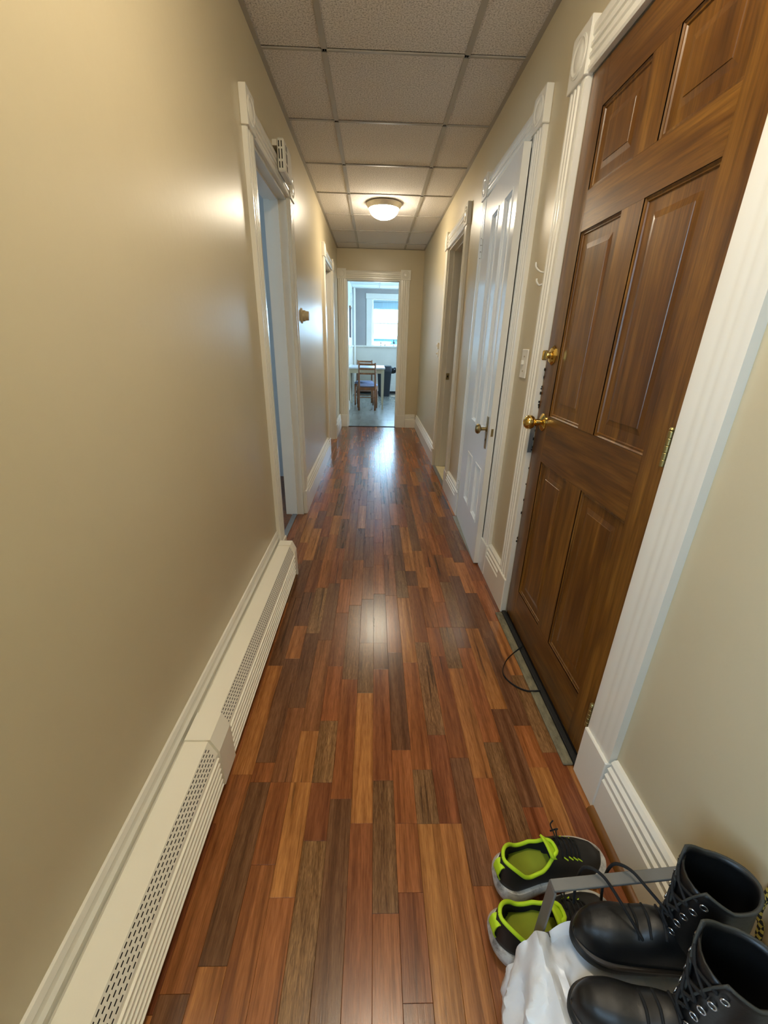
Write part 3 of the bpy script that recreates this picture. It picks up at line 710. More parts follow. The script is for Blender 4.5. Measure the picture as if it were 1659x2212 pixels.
# ------------------------------------------------------------------ kitchen
def kbox(nm, x0, x1, y0, y1, z0, z1, mat, par, b=.003): return MB().cbox(x0, x1, y0, y1, z0, z1, b).build(nm, mat, par)
w1 = struct(empty('window_1', (0, KY1, 0)))
fr = MB(); fr.cbox(-.205, -.07, -.022, 0, 1.14, 2.17, .004); fr.cbox(.86, .995, -.022, 0, 1.14, 2.17, .004); fr.cbox(-.215, 1.005, -.026, 0, 2.17, 2.285, .004); fr.build('casing', M['trim'], w1)
MB().cbox(-.25, 1.04, -.06, .02, 1.105, 1.14, .004).build('sill', M['trim'], w1)
fr = MB(); fr.box(-.07, -.055, 0, TH, 1.14, 2.17); fr.box(.845, .86, 0, TH, 1.14, 2.17); fr.box(-.055, .845, 0, TH, 2.155, 2.17); fr.box(-.055, .845, 0, TH, 1.14, 1.15); fr.build('frame', M['trim'], w1)
for nm, z0, z1, yo in (('lower_sash', 1.15, 1.655, .04), ('upper_sash', 1.64, 2.155, .075)):
    s_ = MB(); s_.box(-.055, -.018, yo, yo + .03, z0, z1); s_.box(.808, .845, yo, yo + .03, z0, z1); s_.box(-.018, .808, yo, yo + .03, z1 - .022, z1); s_.box(-.018, .808, yo, yo + .03, z0, z0 + .025); s_ = s_.build(nm, M['trim'], w1)
    MB().box(-.018, .808, yo + .013, yo + .017, z0 + .025, z1 - .022).build('pane', M['glass'], s_)
bl = tag(empty('window_blind', (.395, KY1 + .018, 2.14)), 'pale slatted blind pulled up at the top of the kitchen window', 'blind')
MB().cbox(-.43, .43, -.015, .015, -.025, .01, .002).build('head_rail', M['blind'], bl)
sb = None
for i in range(13):
    z = -.035 - i * .011
    if sb is None:
        sb = MB().prism([(-.43, -.008, -.0095), (-.43, .008, .0085), (-.43, .008, .0097), (-.43, -.008, -.0083)], [(.43, -.008, -.0095), (.43, .008, .0085), (.43, .008, .0097), (.43, -.008, -.0083)]).build('slat', M['blind'], bl); sb.location.z = z
    else:
        o = sb.copy(); COL.objects.link(o); o.location.z = z
MB().cbox(-.43, .43, -.012, .012, -.19, -.177, .002).build('bottom_rail', M['blind'], bl)
for x in (-.22, .22): MB().tube([(x, -.016, -.02), (x, -.016, -.18)], .0015, 6).build('cord', M['plate'], bl)
# chair rail and wainscot
wn = MB(); wn.box(KX0 + .012, KX1, KY1 - .012, KY1, .0, 1.105); wn.box(KX0, KX0 + .012, YF + TH, KY1, 0, 1.10); struct(wn.build('trim_wainscot', M['wains']))
cr = MB(); cr.cbox(KX0 + .03, -.25, KY1 - .035, KY1, 1.10, 1.14, .004); cr.cbox(1.04, KX1, KY1 - .035, KY1, 1.10, 1.14, .004); cr.cbox(KX0, KX0 + .03, YF + TH, KY1, 1.10, 1.14, .004); struct(cr.build('trim_chair_rail', M['trim']))
kb = MB(); kb.cbox(KX0 + .05, KX1, KY1 - .03, KY1 - .012, .06, .22, .003); struct(kb.build('baseboard_kitchen', M['wains']))
struct(MB().box(KX0 + .05, KX1, KY1 - .028, KY1 - .012, .0, .06).build('trim_kitchen_gap', M['dark']))  # dark strip put in as the shade of the gap below the board
# figurines on the sill
def figure(nm, x, hgt, mat, label, kind):
    e = tag(empty(nm, (x, KY1 - .035, 1.1402)), label, 'figurine')
    MB().lathe([(.02, 0), (.02, .006), (.012, .010), (.006, .016), (.006, hgt * .35)], (0, 0, 0), 'z', 14).build('base', mat, e, smooth=40)
    b = MB(); b.lathe([(.005, hgt * .33), (.017, hgt * .42), (.019, hgt * .58), (.012, hgt * .74), (.007, hgt * .78)], (0, 0, 0), 'z', 14); b.build('body', mat, e, smooth=True)
    b = MB(); b.lathe([(.004, hgt * .76), (.011, hgt * .82), (.013, hgt * .9), (.008, hgt * .98), (.001, hgt)], (.003, 0, 0), 'z', 14); b.build('head', mat, e, smooth=True)
    if kind:
        MB().tube([(.012, 0, hgt * .68), (.028, 0, hgt * .5), (.030, 0, hgt * .25)], .006).build('arm', mat, e, smooth=True)
figure('figurine', .155, .115, M['greenfig'], 'grey green slim figurine, leftmost on the kitchen window sill', False)
figure('figurine', .255, .045, M['greenfig'], 'tiny round figurine in the middle of the kitchen window sill', False)
figure('figurine', .47, .135, M['figure'], 'dark blue figurine with arm, rightmost on the kitchen window sill', True)
# table
tb = tag(empty('dining_table', (-.148, 8.62, 0)), 'cream kitchen table with white top against the left wall', 'table')
kbox('tabletop', -.362, .352, -.47, .47, .745, .772, M['tabletop'], tb)
ap = MB(); ap.cbox(-.33, .32, -.44, -.42, .665, .745); ap.cbox(-.33, .32, .42, .44, .665, .745); ap.cbox(-.335, -.315, -.42, .42, .665, .745); ap.cbox(.305, .325, -.42, .42, .665, .745); ap.build('apron', M['tablewood'], tb)
for sx in (-.325, .315):
    for sy in (-.43, .43):
        l = []
        for z, r_ in ((.745, .024), (.64, .024), (.0, .013)): l.append([(sx - r_, sy - r_, z), (sx + r_, sy - r_, z), (sx + r_, sy + r_, z), (sx - r_, sy + r_, z)])
        MB().loops(l, True, True).build('leg', M['tablewood'], tb)
def chair(loc, rz, label):
    """local: back at y=0 posts, seat towards +y"""
    e = tag(empty('dining_chair', loc, rz), label, 'chair', 'wooden chairs at the kitchen table')
    wd_ = M['chairwood']
    for s in (-1, 1):
        MB().tube([(s * .152, .0, 0), (s * .152, .012, .25), (s * .152, .012, .44), (s * .150, -.01, .65), (s * .150, -.045, .865)], [.017, .017, .018, .015, .013], 8).build('back_leg', wd_, e, smooth=True)
        MB().tube([(s * .185, .37, 0), (s * .185, .365, .42)], [.014, .018], 8).build('front_leg', wd_, e, smooth=True)
    for z, h, yy in ((.835, .035, -.038), (.755, .03, -.026), (.672, .03, -.014)):
        mb = MB(); l = []
        for i in range(7):
            u = -1 + i / 3; x = u * .145; dy = yy - .012 * (1 - u * u)
            l.append([(x, dy - .007, z - h / 2), (x, dy + .007, z - h / 2), (x, dy + .007, z + h / 2), (x, dy - .007, z + h / 2)])
        mb.loops(l, True, True).build('slat', wd_, e)
    mb = MB(); mb.box(-.14, .14, .003, .022, .37, .425); mb.box(-.17, .17, .358, .375, .37, .425)
    for s in (-1, 1): mb.prism([(s * .143, .02, .37), (s * .16, .02, .37), (s * .19, .36, .37), (s * .173, .36, .37)], [(s * .143, .02, .425), (s * .16, .02, .425), (s * .19, .36, .425), (s * .173, .36, .425)])
    mb.build('seat_rail', wd_, e)
    l = []
    for z, k in ((.426, .95), (.432, 1), (.452, 1), (.462, .93), (.466, .7)):
        l.append([(-.165 * k, .2 - .17 * k, z), (.165 * k, .2 - .17 * k, z), (.20 * k, .2 + .19 * k, z), (-.20 * k, .2 + .19 * k, z)])
    MB().loops(l, True, True).build('cushion', M['cushion'], e, smooth=60)
    for zz, yy in ((.2, .36), (.24, .012)): MB().tube([(-.15, yy, zz), (.15, yy, zz)], .008).build('stretcher', wd_, e)
    return e
chair((-.13, 8.02, 0), 0, 'slat-back wooden chair with blue cushion in front of the kitchen table')
chair((-.20, 9.12, 0), PI, 'wooden chair with blue cushion behind the kitchen table, facing the hall')
# bin
bn = tag(empty('trash_bin', (.245, 10.45, 0)), 'dark kitchen bin with black bag beyond the table', 'bin')
def rrect(w, d, z, r_=.03):
    p = []
    for cx_, cy2, a0 in ((w - r_, d - r_, 0), (-w + r_, d - r_, PI / 2), (-w + r_, -d + r_, PI), (w - r_, -d + r_, 1.5 * PI)):
        for i in range(5): a = a0 + i * PI / 8; p.append((cx_ + r_ * math.cos(a), cy2 + r_ * math.sin(a), z))
    return p
MB().loops([rrect(.13, .15, .0), rrect(.17, .18, .60), rrect(.172, .182, .61), rrect(.165, .175, .61), rrect(.12, .14, .02)], True, True).build('body', M['binp'], bn, smooth=40)
MB().loops([rrect(.176, .186, .57), rrect(.18, .19, .66), rrect(.16, .17, .70), rrect(.05, .05, .71)], False, True).build('lid', M['binp'], bn, smooth=40)
kn = MB(); l = []
for i in range(9):
    a = i / 8; l.append([(.14 + .13 * a + (.02 + .045 * math.sin(PI * a)) * math.cos(t) * .8 + .01 * noise.noise(Vector((i, t * 3, 0))), (.02 + .05 * math.sin(PI * a)) * math.sin(t) - .1, .62 - .06 * a * a + (.02 + .055 * math.sin(PI * a)) * math.cos(t) + .012 * noise.noise(Vector((t * 2, i, 3)))) for t in [k * 2 * PI / 14 for k in range(14)]])
kn.loops(l, True, True).build('bag_knot', M['binbag'], bn, smooth=True)
# left kitchen wall: pictures, clock, pipe, low heater
pc = tag(empty('picture_frame', (KX0 + .0005, 7.9, 1.62)), 'narrow framed picture on the left kitchen wall', 'picture')
kbox('frame', 0, .02, -.2, .2, -.3, .3, M['tablewood'], pc); MB().box(.018, .0205, -.17, .17, -.27, .02).build('print', M['navy'], pc); MB().box(.018, .0205, -.17, .17, .02, .27).build('mount', M['white'], pc)
ck = tag(empty('wall_clock', (KX0 + .0005, 10.1, 2.08)), 'round white clock high on the left kitchen wall', 'clock')
MB().lathe([(.0005, .02), (.11, .02), (.112, .03), (.125, .032), (.13, .02), (.13, 0)], (0, 0, 0), 'x', 28).build('case', M['white'], ck, smooth=40)
MB().box(.021, .023, -.004, .004, 0, .08).build('hand', M['dark'], ck); MB().box(.021, .023, 0, .06, -.004, .004).build('hand', M['dark'], ck)
hn = tag(empty('wall_hanging', (KX0 + .0005, 9.7, 1.55)), 'tall brown wall hanging below the clock in the kitchen', 'hanging')
MB().cbox(0, .03, -.22, .22, .32, .36, .004).build('rod', M['chairwood'], hn); MB().cbox(.005, .02, -.19, .19, -.25, .32, .003).build('cloth', M['red'], hn)
pp = tag(empty('heating_pipe', (KX0 + .05, 10.75, 0)), 'white vertical heating pipe in the kitchen corner', 'pipe')
MB().lathe([(.028, 0), (.028, 2.37)], (0, 0, 0), 'z', 16).build('pipe', M['trim'], pp, smooth=40); MB().lathe([(.045, 0), (.045, .012), (.03, .016)], (0, 0, 0), 'z', 16).build('collar', M['trim'], pp, smooth=40)
kh = tag(empty('baseboard_heater', (KX0 + .013, 7.25, 0)), 'short white baseboard heater on the left kitchen wall just inside', 'heater')
MB().prism([(0, -.65, .02), (0, -.65, .2), (.045, -.65, .2), (.065, -.65, .16), (.065, -.65, .02)], [(0, .8, .02), (0, .8, .2), (.045, .8, .2), (.065, .8, .16), (.065, .8, .02)]).build('cover', M['heater'], kh)
MB().box(.01, .05, -.64, .79, 0, .02).build('foot', M['dark'], kh)
# outside
gr = struct(MB().box(-40, 40, KY1 + 6, 60, -3.4, -3.0).build('ground_outside', M['ground']))
hs = tag(empty('neighbour_house', (1.2, 26, -3)), 'pale cyan building seen through the kitchen window', 'building')
MB().box(-14, 14, 0, 6, 0, 4.42).build('wall', M['cyan'], hs); MB().prism([(-14.2, -.3, 4.42), (-14.2, 6.3, 4.42), (-14.2, 3, 4.62)], [(14.2, -.3, 4.42), (14.2, 6.3, 4.42), (14.2, 3, 4.62)]).build('roof', M['cyan'], hs)
sh = tag(empty('white_shed', (-.45, 20, -3)), 'white flat-roofed shed outside the kitchen window', 'building')
MB().box(-4, 1.15, 0, 3, 0, 4.2).build('wall', M['white'], sh); MB().cbox(-4.1, 1.2, -.1, 3.1, 4.2, 4.26, .01).build('roof', M['white'], sh)
# other windows (behind the camera and in the side rooms)
def simple_window(nm, x, y0, y1, z0, z1):
    w = struct(empty(nm, (x, 0, 0))); mb = MB(); f = .035
    for zz0, zz1 in ((z0, (z0 + z1) / 2), ((z0 + z1) / 2, z1)):
        mb.box(-.015, .015, y0, y0 + f, zz0, zz1); mb.box(-.015, .015, y1 - f, y1, zz0, zz1); mb.box(-.015, .015, y0 + f, y1 - f, zz0, zz0 + f * .7); mb.box(-.015, .015, y0 + f, y1 - f, zz1 - f * .7, zz1)
    mb.build('sash', M['trim'], w); return w
simple_window('window_2', KX1 + .06, 7.4, 9.4, .9, 2.15); simple_window('window_3', XL - .07, *BACKWIN); simple_window('window_4', -3.04, 1.9, 2.7, 1.1, 1.9); simple_window('window_5', -3.04, 4.9, 5.4, 1.2, 1.8)
portal((.395, KY1 + TH + .01, 1.65), (-PI / 2, 0, 0), .93, 1.03)
portal((KX1 + TH + .01, 8.4, 1.52), (0, PI / 2, 0), 1.25, 2.0)
portal((XL - TH - .01, -.535, 1.425), (0, -PI / 2, 0), .95, .63)
portal((-3.09, 2.3, 1.5), (0, -PI / 2, 0), .8, .8)
portal((-3.09, 5.15, 1.5), (0, -PI / 2, 0), .6, .5)

# ------------------------------------------------------------------ strap on the floor by the entry door
sp_ = spline([(.648, 1.385, .02), (.606, 1.358, .012), (.564, 1.322, .005), (.532, 1.27, .005), (.527, 1.228, .005), (.55, 1.186, .005), (.59, 1.157, .006), (.636, 1.146, .018)], 6)
tag(MB().tube(sp_, .0012, 8, flat=.005).build('cable', M['black'], smooth=True), 'thin black cable looping out from under the brown door onto the floor', 'cable')

# ------------------------------------------------------------------ sneakers
def footprint(t, L, wh, wt):
    """half width along a shoe, t 0 heel .. 1 toe"""
    w = wh + (wt - wh) * (3 * t * t - 2 * t ** 3 if t < 1 else 1)
    w *= 1 - .10 * math.exp(-((t - .38) / .14) ** 2)
    e = 1
    if t < .16: e = math.sqrt(max(0, 1 - ((.16 - t) / .16) ** 2))
    if t > .72: e = (max(0, 1 - ((t - .72) / .28) ** 2.3)) ** .55
    return w * e
def lerp_tab(tab, t):
    for (a, va), (b, vb) in zip(tab, tab[1:]):
        if t <= b: u = (t - a) / (b - a); u = u * u * (3 - 2 * u); return va + (vb - va) * u
    return tab[-1][1]
def tsamples(n): return [.5 - .5 * math.cos(PI * i / n) for i in range(n + 1)]
def sole_mesh(L, wh, wt, z0f, z1f, flare, n=36, bend=.012):
    mb = MB(); loops_ = []
    for (zf, fl) in ((0, -.004), (.12, 0), (.75, flare), (1, -.002 + flare * .3)):
        up_ = []; dn = []
        for t in tsamples(n):
            w = footprint(t, L, wh, wt) + (fl if 0 < t < 1 else 0); w = max(w, 0); x = t * L + (fl if t > .5 else -fl) * (abs(t - .5) * 2)
            z = z0f(t) + (z1f(t) - z0f(t)) * zf; c = bend * math.sin(PI * t)
            up_.append((x, c + w, z)); dn.append((x, c - w, z))
        loops_.append(up_ + dn[::-1][1:-1])
    n_ = len(loops_[0]); mb.loops(loops_, True, True); return mb
def upper_mesh(L, wh, wt, zbase, htab, open_t, open_w, n=44, m=9, bend=.012, lean=.0):
    """half-shell grids with an oval opening; returns mesh builder and rim points"""
    mb = MB(); rims = {1: [], -1: []}
    for s in (1, -1):
        ls = []
        for t in tsamples(n):
            w = max(footprint(t, L, wh, wt) - .003, .0005); h = lerp_tab(htab, t); zb = zbase(t); c = bend * math.sin(PI * t)
            ow = 0
            if open_t[0] < t < open_t[1]:
                u = (t - open_t[0]) / (open_t[1] - open_t[0]); ow = open_w * (math.sin(PI * min(1, u ** .8)) ** .6)
            ow = min(ow, w * .93)
            # angle at which lateral = ow for superellipse
            pe = .62
            ca = (ow / w) ** (1 / pe); amax = math.acos(min(1, ca))
            col = []
            for k in range(m + 1):
                a = amax * k / m; y = w * max(0, math.cos(a)) ** pe; z = h * max(0, math.sin(a)) ** .78
                zz = zb + z * (1 if amax >= PI / 2 - 1e-4 else 1 / max(.35, math.sin(amax) ** .78))
                inn = 1 - .10 * (z / max(h, .01)) ** 2
                x = t * L + (lean * z if t < .15 else 0)
                col.append((x, c + s * y * inn, min(zz, zb + h)))
            ls.append(col)
            if ow > .002: rims[s].append(col[-1])
        mb.loops(ls, closed=False)
    return mb, rims
def sneaker(loc, rz, label, left):
    e = tag(empty('sneaker', loc, rz), label, 'shoe', 'black and lime sneakers by the shoe rack')
    L = .285; wh, wt = .039, .049; sg = 1 if left else -1; bend = .010 * sg
    z0 = lambda t: .0 + .014 * max(0, (t - .72) / .28) ** 2 + .008 * max(0, (.1 - t) / .1)
    z1 = lambda t: .040 - .012 * t + .012 * max(0, (t - .8) / .2) ** 2 + .013 * max(0, 1 - t / .35)
    sole_mesh(L, wh + .006, wt + .001, z0, z1, .005, bend=bend).build('midsole', M['midsole'], e, smooth=50)
    ht_ = [(0, .060), (.04, .072), (.25, .040), (.40, .048), (.50, .068), (.60, .060), (.78, .036), (.93, .028), (1, .010)]
    mb, rims = upper_mesh(L - .006, wh + .001, wt, lambda t: z1(t) - .004, ht_, (.03, .56), .037, bend=bend)
    up_ = mb.build('upper', M['toe'], e, smooth=60, merge=.0004); sdf = up_.modifiers.new('s', 'SOLIDIFY'); sdf.thickness = .003; sdf.offset = -1
    # collar
    r1 = rims[1]; r2 = rims[-1][::-1]; loop = r1 + r2; loop = loop + [loop[0]]
    MB().tube(spline(loop, 2), .0042, 8, cap=False).build('collar', M['lime'], e, smooth=True)
    # lining
    li = MB(); l = []
    for k, (f, dz_) in enumerate(((1, 0), (.93, -.018), (.95, -.04), (.8, -.052))):
        cx_ = sum(p[0] for p in loop) / len(loop); cy2 = sum(p[1] for p in loop) / len(loop)
        l.append([(cx_ + (p[0] - cx_) * f, cy2 + (p[1] - cy2) * f, max(p[2] + dz_, .052)) for p in loop[:-1]])
    li.loops(l).build('lining', M['knit'], e, smooth=True)
    ins = sole_mesh(L * .68, wh - .007, wt - .014, lambda t: .048, lambda t: .0545, 0, bend=bend); ins.v = [(x + .014, y, z) for x, y, z in ins.v]; ins.build('insole', M['olive'], e, smooth=50)
    # tongue
    tg = MB(); l = []
    for i in range(8):
        a = i / 7; x = L * (.66 - .22 * a); z = .078 + .036 * a - .01 * math.sin(PI * a); w = .018 + .008 * a
        l.append([(x, bend + w * u, z - .006 * u * u) for u in (-1, -.6, -.2, .2, .6, 1)])
    o = tg.loops(l, closed=False).build('tongue', M['lime'], e, smooth=True); q = o.modifiers.new('s', 'SOLIDIFY'); q.thickness = .005
    # heel tab loop
    pts = spline([(-.001, 0, .062), (-.008, 0, .082), (-.004, 0, .104), (.006, 0, .108), (.010, 0, .098)], 4)
    l = [[(p.x, p.y - .011, p.z), (p.x, p.y + .011, p.z)] for p in pts]
    o = MB().loops(l, closed=False).build('heel_tab', M['lime'], e); q = o.modifiers.new('s', 'SOLIDIFY'); q.thickness = .003
    # quarters in knit: dark patch is the upper itself; laces
    lc = MB()
    for i in range(5):
        t = .56 + i * .045; z = .040 - .012 * t + lerp_tab(ht_, t) + .001; x = t * L
        lc.tube(spline([(x, bend - .022, z - .010), (x + .003, bend - .010, z + .002), (x + .006, bend + .010, z + .002), (x + .002, bend + .022, z - .010)], 4), .0022, 6)
    lc.tube(spline([(L * .56, bend, .098), (L * .55, bend + .02, .112), (L * .53, bend + .03, .128), (L * .56, bend + .034, .135)], 5), .0016, 6)
    lc.tube(spline([(L * .56, bend, .098), (L * .6, bend + .028, .098), (L * .66, bend + .042, .078), (L * .62, bend + .05, .06)], 5), .0018, 6)
    stuff_(lc.build('laces', M['lace'], e, smooth=True))
    es = MB()
    for i in range(4):
        for s in (-1, 1):
            t = .57 + i * .05; es.tube([(t * L, bend + s * .021, .040 - .012 * t + lerp_tab(ht_, t) - .008), (t * L + .009, bend + s * .026, .040 - .012 * t + lerp_tab(ht_, t) - .014)], .0016, 6)
    stuff_(es.build('eyestay_stitching', M['lime'], e))
    return e
sneaker((.303, .555, .0005), math.radians(11), 'black and lime sneaker nearest the wall corner, toe toward the baseboard', True)
sneaker((.266, .456, .0005), math.radians(10), 'black and lime sneaker partly behind the plastic bag and rack leg', False)

# ------------------------------------------------------------------ shoe rack
rk = tag(empty('shoe_rack', (.318, .400, 0), math.radians(4)), 'low grey flat-bar metal shoe rack standing against the right wall', 'rack')
def bar(nm, x0, x1, y0, y1, z0, z1): return MB().cbox(x0, x1, y0, y1, z0, z1, .001).build(nm, M['steelgrey'], rk)
RW = .295; RL = .74
for y in (0, -RL):
    bar('end_frame', 0, RW, y - .009, y + .009, .344, .350)
    bar('leg', 0, .004, y - .011, y + .011, 0, .344); bar('leg', RW - .004, RW, y - .011, y + .011, 0, .344)
for z in (.205, .05):
    for i in range(7):
        x = .012 + i * (RW - .024) / 6
        MB().tube([(x, -RL + .005, z), (x, -.008, z)], .0032, 8).build('shelf_wire', M['steelgrey'], rk, smooth=True)
    for y in (-.008, -RL + .008): MB().tube([(.004, y, z), (RW - .004, y, z)], .004, 8).build('shelf_rail', M['steelgrey'], rk, smooth=True)

# ------------------------------------------------------------------ plastic bag
def bag_surface():
    mb = MB(); prof = [(.47, .2165), (.43, .219), (.39, .2185), (.36, .2185), (.342, .2195), (.328, .2225), (.308, .236), (.288, .228), (.268, .205), (.252, .172), (.243, .135), (.240, .098), (.243, .062), (.252, .03), (.268, .008), (.285, .003),
        (.298, .004), (.305, .03), (.306, .07), (.306, .11), (.307, .15), (.308, .19), (.312, .208), (.326, .2122), (.36, .2125), (.40, .2125), (.43, .2125)]
    pts = [Vector((p[0], 0, p[1])) for p in prof]; fine = []
    for i in range(len(pts)):
        a, b, c, d = pts[i - 1], pts[i], pts[(i + 1) % len(pts)], pts[(i + 2) % len(pts)]
        for k in range(4):
            t = k / 4; fine.append(.5 * ((2 * b) + (c - a) * t + (2 * a - 5 * b + 4 * c - d) * t * t + (3 * b - a - 3 * c + d) * t ** 3))
    n = len(fine); rows = 90; ls = []
    for r_ in range(rows + 1):
        v = r_ / rows; y = .02 + .365 * v; l = []
        e = math.sin(PI * min(1, max(0, .06 + .88 * v))) ** .35
        if v > .8: e *= 1 - .25 * (v - .8) / .2
        for i, p in enumerate(fine):
            # outer side of the drape: indices up to the floor
            u = i / (16 * 4); outer = max(0, min(1, (u - .12) * 5)) * max(0, min(1, (1.02 - u) * 6)) if u < 1.02 else 0
            cx0, cz0 = .306, .12
            q = p.copy()
            if outer > 0:
                k = 1 - (1 - e) * .8
                if q.x < cx0: q.x = cx0 + (q.x - cx0) * k
                a = Vector((q.z * 13 + .9 * noise.noise(Vector((v * 4, q.z * 9, 3))), v * 11, 0))
                # long soft folds fanning down from the shelf edge
                w = u * 4.6 + 1.1 * noise.noise(Vector((v * 2.6, u * 2.2, 1.3))) + v * 1.5
                f = abs((w % 1) * 2 - 1)
                g = 1 - abs(noise.noise(Vector((v * 4.5 + u * 5, u * 8 - v * 3, 7)))) * 2.4
                g2 = 1 - abs(noise.noise(Vector((v * 11 - u * 9, u * 17 + v * 5, 9)))) * 2.4
                d = Vector((q.x - cx0, 0, (q.z - cz0) * .6)); d = d.normalized() if d.length > 1e-4 else Vector((-1, 0, 0))
                q += d * outer * (.016 * (f - .45) + .010 * (g - .5) + .0022 * (g2 - .5))
                if q.x < .3 or q.z > .215: q.z = max(q.z, .0015)
                if q.x > .306 and q.z < .213: q.x = .306
            else:
                if u < .2: q.z += .0022 * abs(noise.noise(Vector((v * 14, q.x * 40, 1))))
            l.append((q.x, y + .002 * noise.noise(Vector((q.x * 30, q.z * 30, v * 5))), max(q.z, .0015)))
        ls.append(l)
    mb.loops(ls, True, True); return mb
bgo = bag_surface()
# mouth of the bag spread over the top shelf under the boot
sh_ = []
for i in range(34):
    u = i / 33; l = []
    for j in range(24):
        v = j / 23; x = .332 + .235 * u; y = .23 + (.392 + .02 * u + .006 * math.sin(u * 11) - .23) * v
        z = .2135 + .0015 * abs(noise.noise(Vector((u * 9, v * 7, 2)))) + (.013 * ((v - .85) / .15) * (.4 + abs(math.sin(u * 7))) if v > .85 else 0)
        l.append((x, y, z))
    sh_.append(l)
bgo.loops(sh_, closed=False)
tag(bgo.build('plastic_bag', M['bag'], smooth=38), 'crumpled white plastic bag bulging out of the shoe rack under the boots', 'bag')

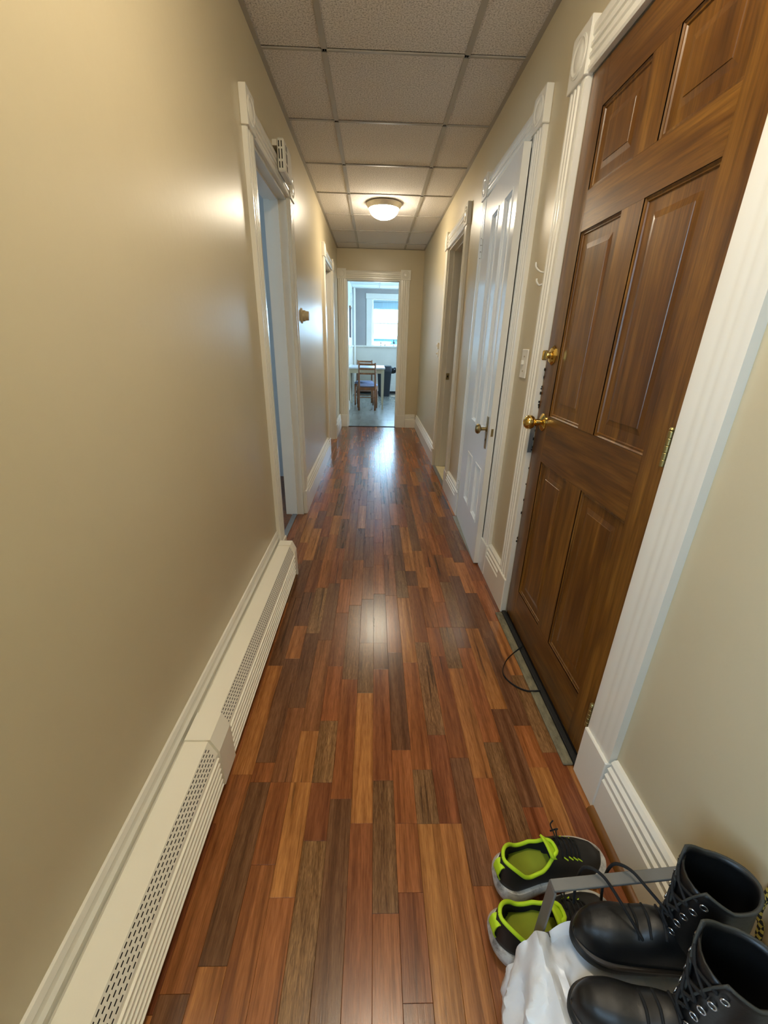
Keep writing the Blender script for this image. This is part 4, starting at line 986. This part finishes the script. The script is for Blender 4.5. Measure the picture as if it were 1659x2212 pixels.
# ------------------------------------------------------------------ leather boots
def boot(loc, rz, label, left, topopen=1.0, shaft=.226, lean=0):
    """local: toe tip at x=0, heel at x=L (so the boot points to -x)"""
    e = tag(empty('leather_boot', loc, rz), label, 'boot', 'black leather lace-up boots on the rack')
    L = .275; wh, wt = .031, .0405; bend = .008 * (1 if left else -1)
    fl = lambda mb: setattr(mb, 'v', [(L - x, y, z) for x, y, z in mb.v])
    z0 = lambda t: .018 * max(0, min(1, (t - .30) / .05)) * (1 if t < .93 else 1) * (1 - max(0, (t - .42) / .58)) + .004 * max(0, (t - .85) / .15)
    z1 = lambda t: .036 - .012 * t
    so = sole_mesh(L, wh + .004, wt + .005, z0, z1, .001, bend=bend); fl(so); so.build('sole', M['black'], e, smooth=40)
    wl_ = sole_mesh(L - .002, wh + .0045, wt + .006, lambda t: z1(t) - .004, lambda t: z1(t) + .003, .0, bend=bend); fl(wl_); wl_.build('welt', M['welt'], e, smooth=40)
    ht_ = [(0, .05), (.1, .06), (.45, .068), (.56, .066), (.70, .050), (.80, .050), (.9, .044), (.97, .034), (1, .012)]
    mb, r_ = upper_mesh(L - .004, wh + .001, wt, z1, ht_, (2, 3), 0, bend=bend); fl(mb)
    # shaft
    ls = []; rim = []
    for i in range(15):
        v = i / 14; z = .055 + (shaft - .055) * v
        a_ = .070 - .014 * min(1, v * 2.2) - .001 * v; b_ = .034 + .008 * v ** 1.5 * topopen; cx_ = L - .076 - .015 * v
        slit = .12 + 1.5 * max(0, v - .45) ** 1.2 * topopen; l = []
        for j in range(33):
            a = PI + slit + (2 * PI - 2 * slit) * j / 32
            wr = .002 * noise.noise(Vector((math.cos(a) * 2, math.sin(a) * 2, z * 22)))
            x = cx_ + (a_ + wr) * math.cos(a); y = bend + lean * v + (b_ + wr) * math.sin(a)
            zz = z + v ** 4 * (.020 * max(0, -math.cos(a)) - .008 * max(0, math.sin(a) ** 2))
            l.append((x, y, zz))
        ls.append(l); rim = l
    mb.loops(ls, closed=False)
    up_ = mb.build('leather_upper', M['leather'], e, smooth=60, merge=.0003); q = up_.modifiers.new('s', 'SOLIDIFY'); q.thickness = .003; q.offset = -1
    MB().tube(rim, .0022, 6).build('collar_binding', M['binding'], e, smooth=True)
    MB().tube([l[0] for l in ls[5:]], .0018, 6).build('facing_edge', M['binding'], e, smooth=True); MB().tube([l[-1] for l in ls[5:]], .0018, 6).build('facing_edge', M['binding'], e, smooth=True)
    # tongue
    l = []
    for i in range(12):
        v = i / 11; x = L - .128 + .016 * min(1, v * 1.6) - .012 * v; z = .085 + (shaft - .085) * v * .95; w = .016 + .012 * v
        l.append([(x - .012 * (1 - u * u), bend + lean * v + w * u, z) for u in (-1, -.6, -.2, .2, .6, 1)])
    o = MB().loops(l, closed=False).build('tongue', M['leather'], e, smooth=True); q = o.modifiers.new('s', 'SOLIDIFY'); q.thickness = .003
    # eyelets and laces
    ey_ = MB(); lc = MB()
    for k in range(4, 14, 2):
        for s, idx in ((1, 2), (-1, -3)):
            p = Vector(ls[k][idx]); q2 = Vector(ls[k][idx + (1 if s > 0 else -1)]); d = (p - Vector((L - .07, bend, p.z))).normalized()
            ring = [p + d * .0035 + Vector((0, 0, .0048 * math.sin(a))) + (q2 - p).normalized() * .0048 * math.cos(a) for a in [i * 2 * PI / 12 for i in range(13)]]
            ey_.tube(ring, .0013, 6, cap=False)
    for k in range(4, 12, 2):
        a = Vector(ls[k][1]); b = Vector(ls[k + 2][-2]); c = Vector(ls[k][-2]); d = Vector(ls[k + 2][1]); o_ = Vector((-.006, 0, 0))
        lc.tube(spline([a + o_ * .5, (a + b) / 2 + o_ * 1.6, b + o_ * .5], 4), .0024, 6); lc.tube(spline([c + o_ * .5, (c + d) / 2 + o_ * 1.3, d + o_ * .5], 4), .0024, 6)
    for t in (.52, .60, .66):
        zt = z1(t) + lerp_tab(ht_, t) + .004; x = L - t * L
        lc.tube(spline([(x, bend - .024, zt - .010), (x, bend, zt + .002), (x, bend + .024, zt - .010)], 4), .0024, 6)
    stuff_(ey_.build('eyelets', M['eyelet'], e, smooth=True)); stuff_(lc.build('laces', M['lace'], e, smooth=True))
    return e
M['welt'] = plain('brown_black_welt', '2A2017', .5); M['binding'] = plain('grey_black_binding', '34342F', .8)
BZ = .2265
boot_a = boot((.362, .381, BZ), math.radians(-12), 'black leather lace-up boot farther along the rack, toe over the bag', True, lean=.008)
boot((.320, .295, BZ), math.radians(-12), 'black leather lace-up boot at the front of the rack, nearer the camera', False, lean=.016)
# long laces of the boot hooked over the rack end bar
for pts in ([(.415, .385, .300), (.398, .405, .36), (.392, .425, .352), (.395, .430, .30), (.405, .425, .24)], [(.47, .37, .35), (.455, .400, .385), (.448, .432, .352), (.450, .432, .30), (.455, .428, .24)]):
    pass
lo = MB()
lo.tube(spline([(.455, .345, .305), (.425, .382, .345), (.405, .408, .362), (.385, .424, .352), (.383, .428, .30), (.39, .426, .235)], 6), .0026, 8)
lo.tube(spline([(.505, .345, .345), (.475, .385, .362), (.458, .412, .366), (.440, .428, .352), (.437, .432, .30), (.445, .430, .235)], 6), .0026, 8)
lo.tube(spline([(.50, .36, .30), (.485, .385, .27), (.470, .395, .235), (.44, .39, .225)], 6), .0026, 8)
lo = lo.build('long_laces', M['lace'], smooth=True); bpy.context.view_layer.update(); lo.parent = boot_a; lo.matrix_parent_inverse = boot_a.matrix_world.inverted(); lo['kind'] = 'stuff'
bs = MB(); bs.tube(spline([(.652, .363, .43), (.645, .361, .38), (.643, .356, .351), (.644, .347, .339), (.643, .340, .313), (.648, .328, .295)], 6), .006, 8, flat=.003)
tag(bs.build('woven_strap', M['braid'], smooth=True), 'yellow and black woven strap hanging by the wall behind the boots', 'strap')
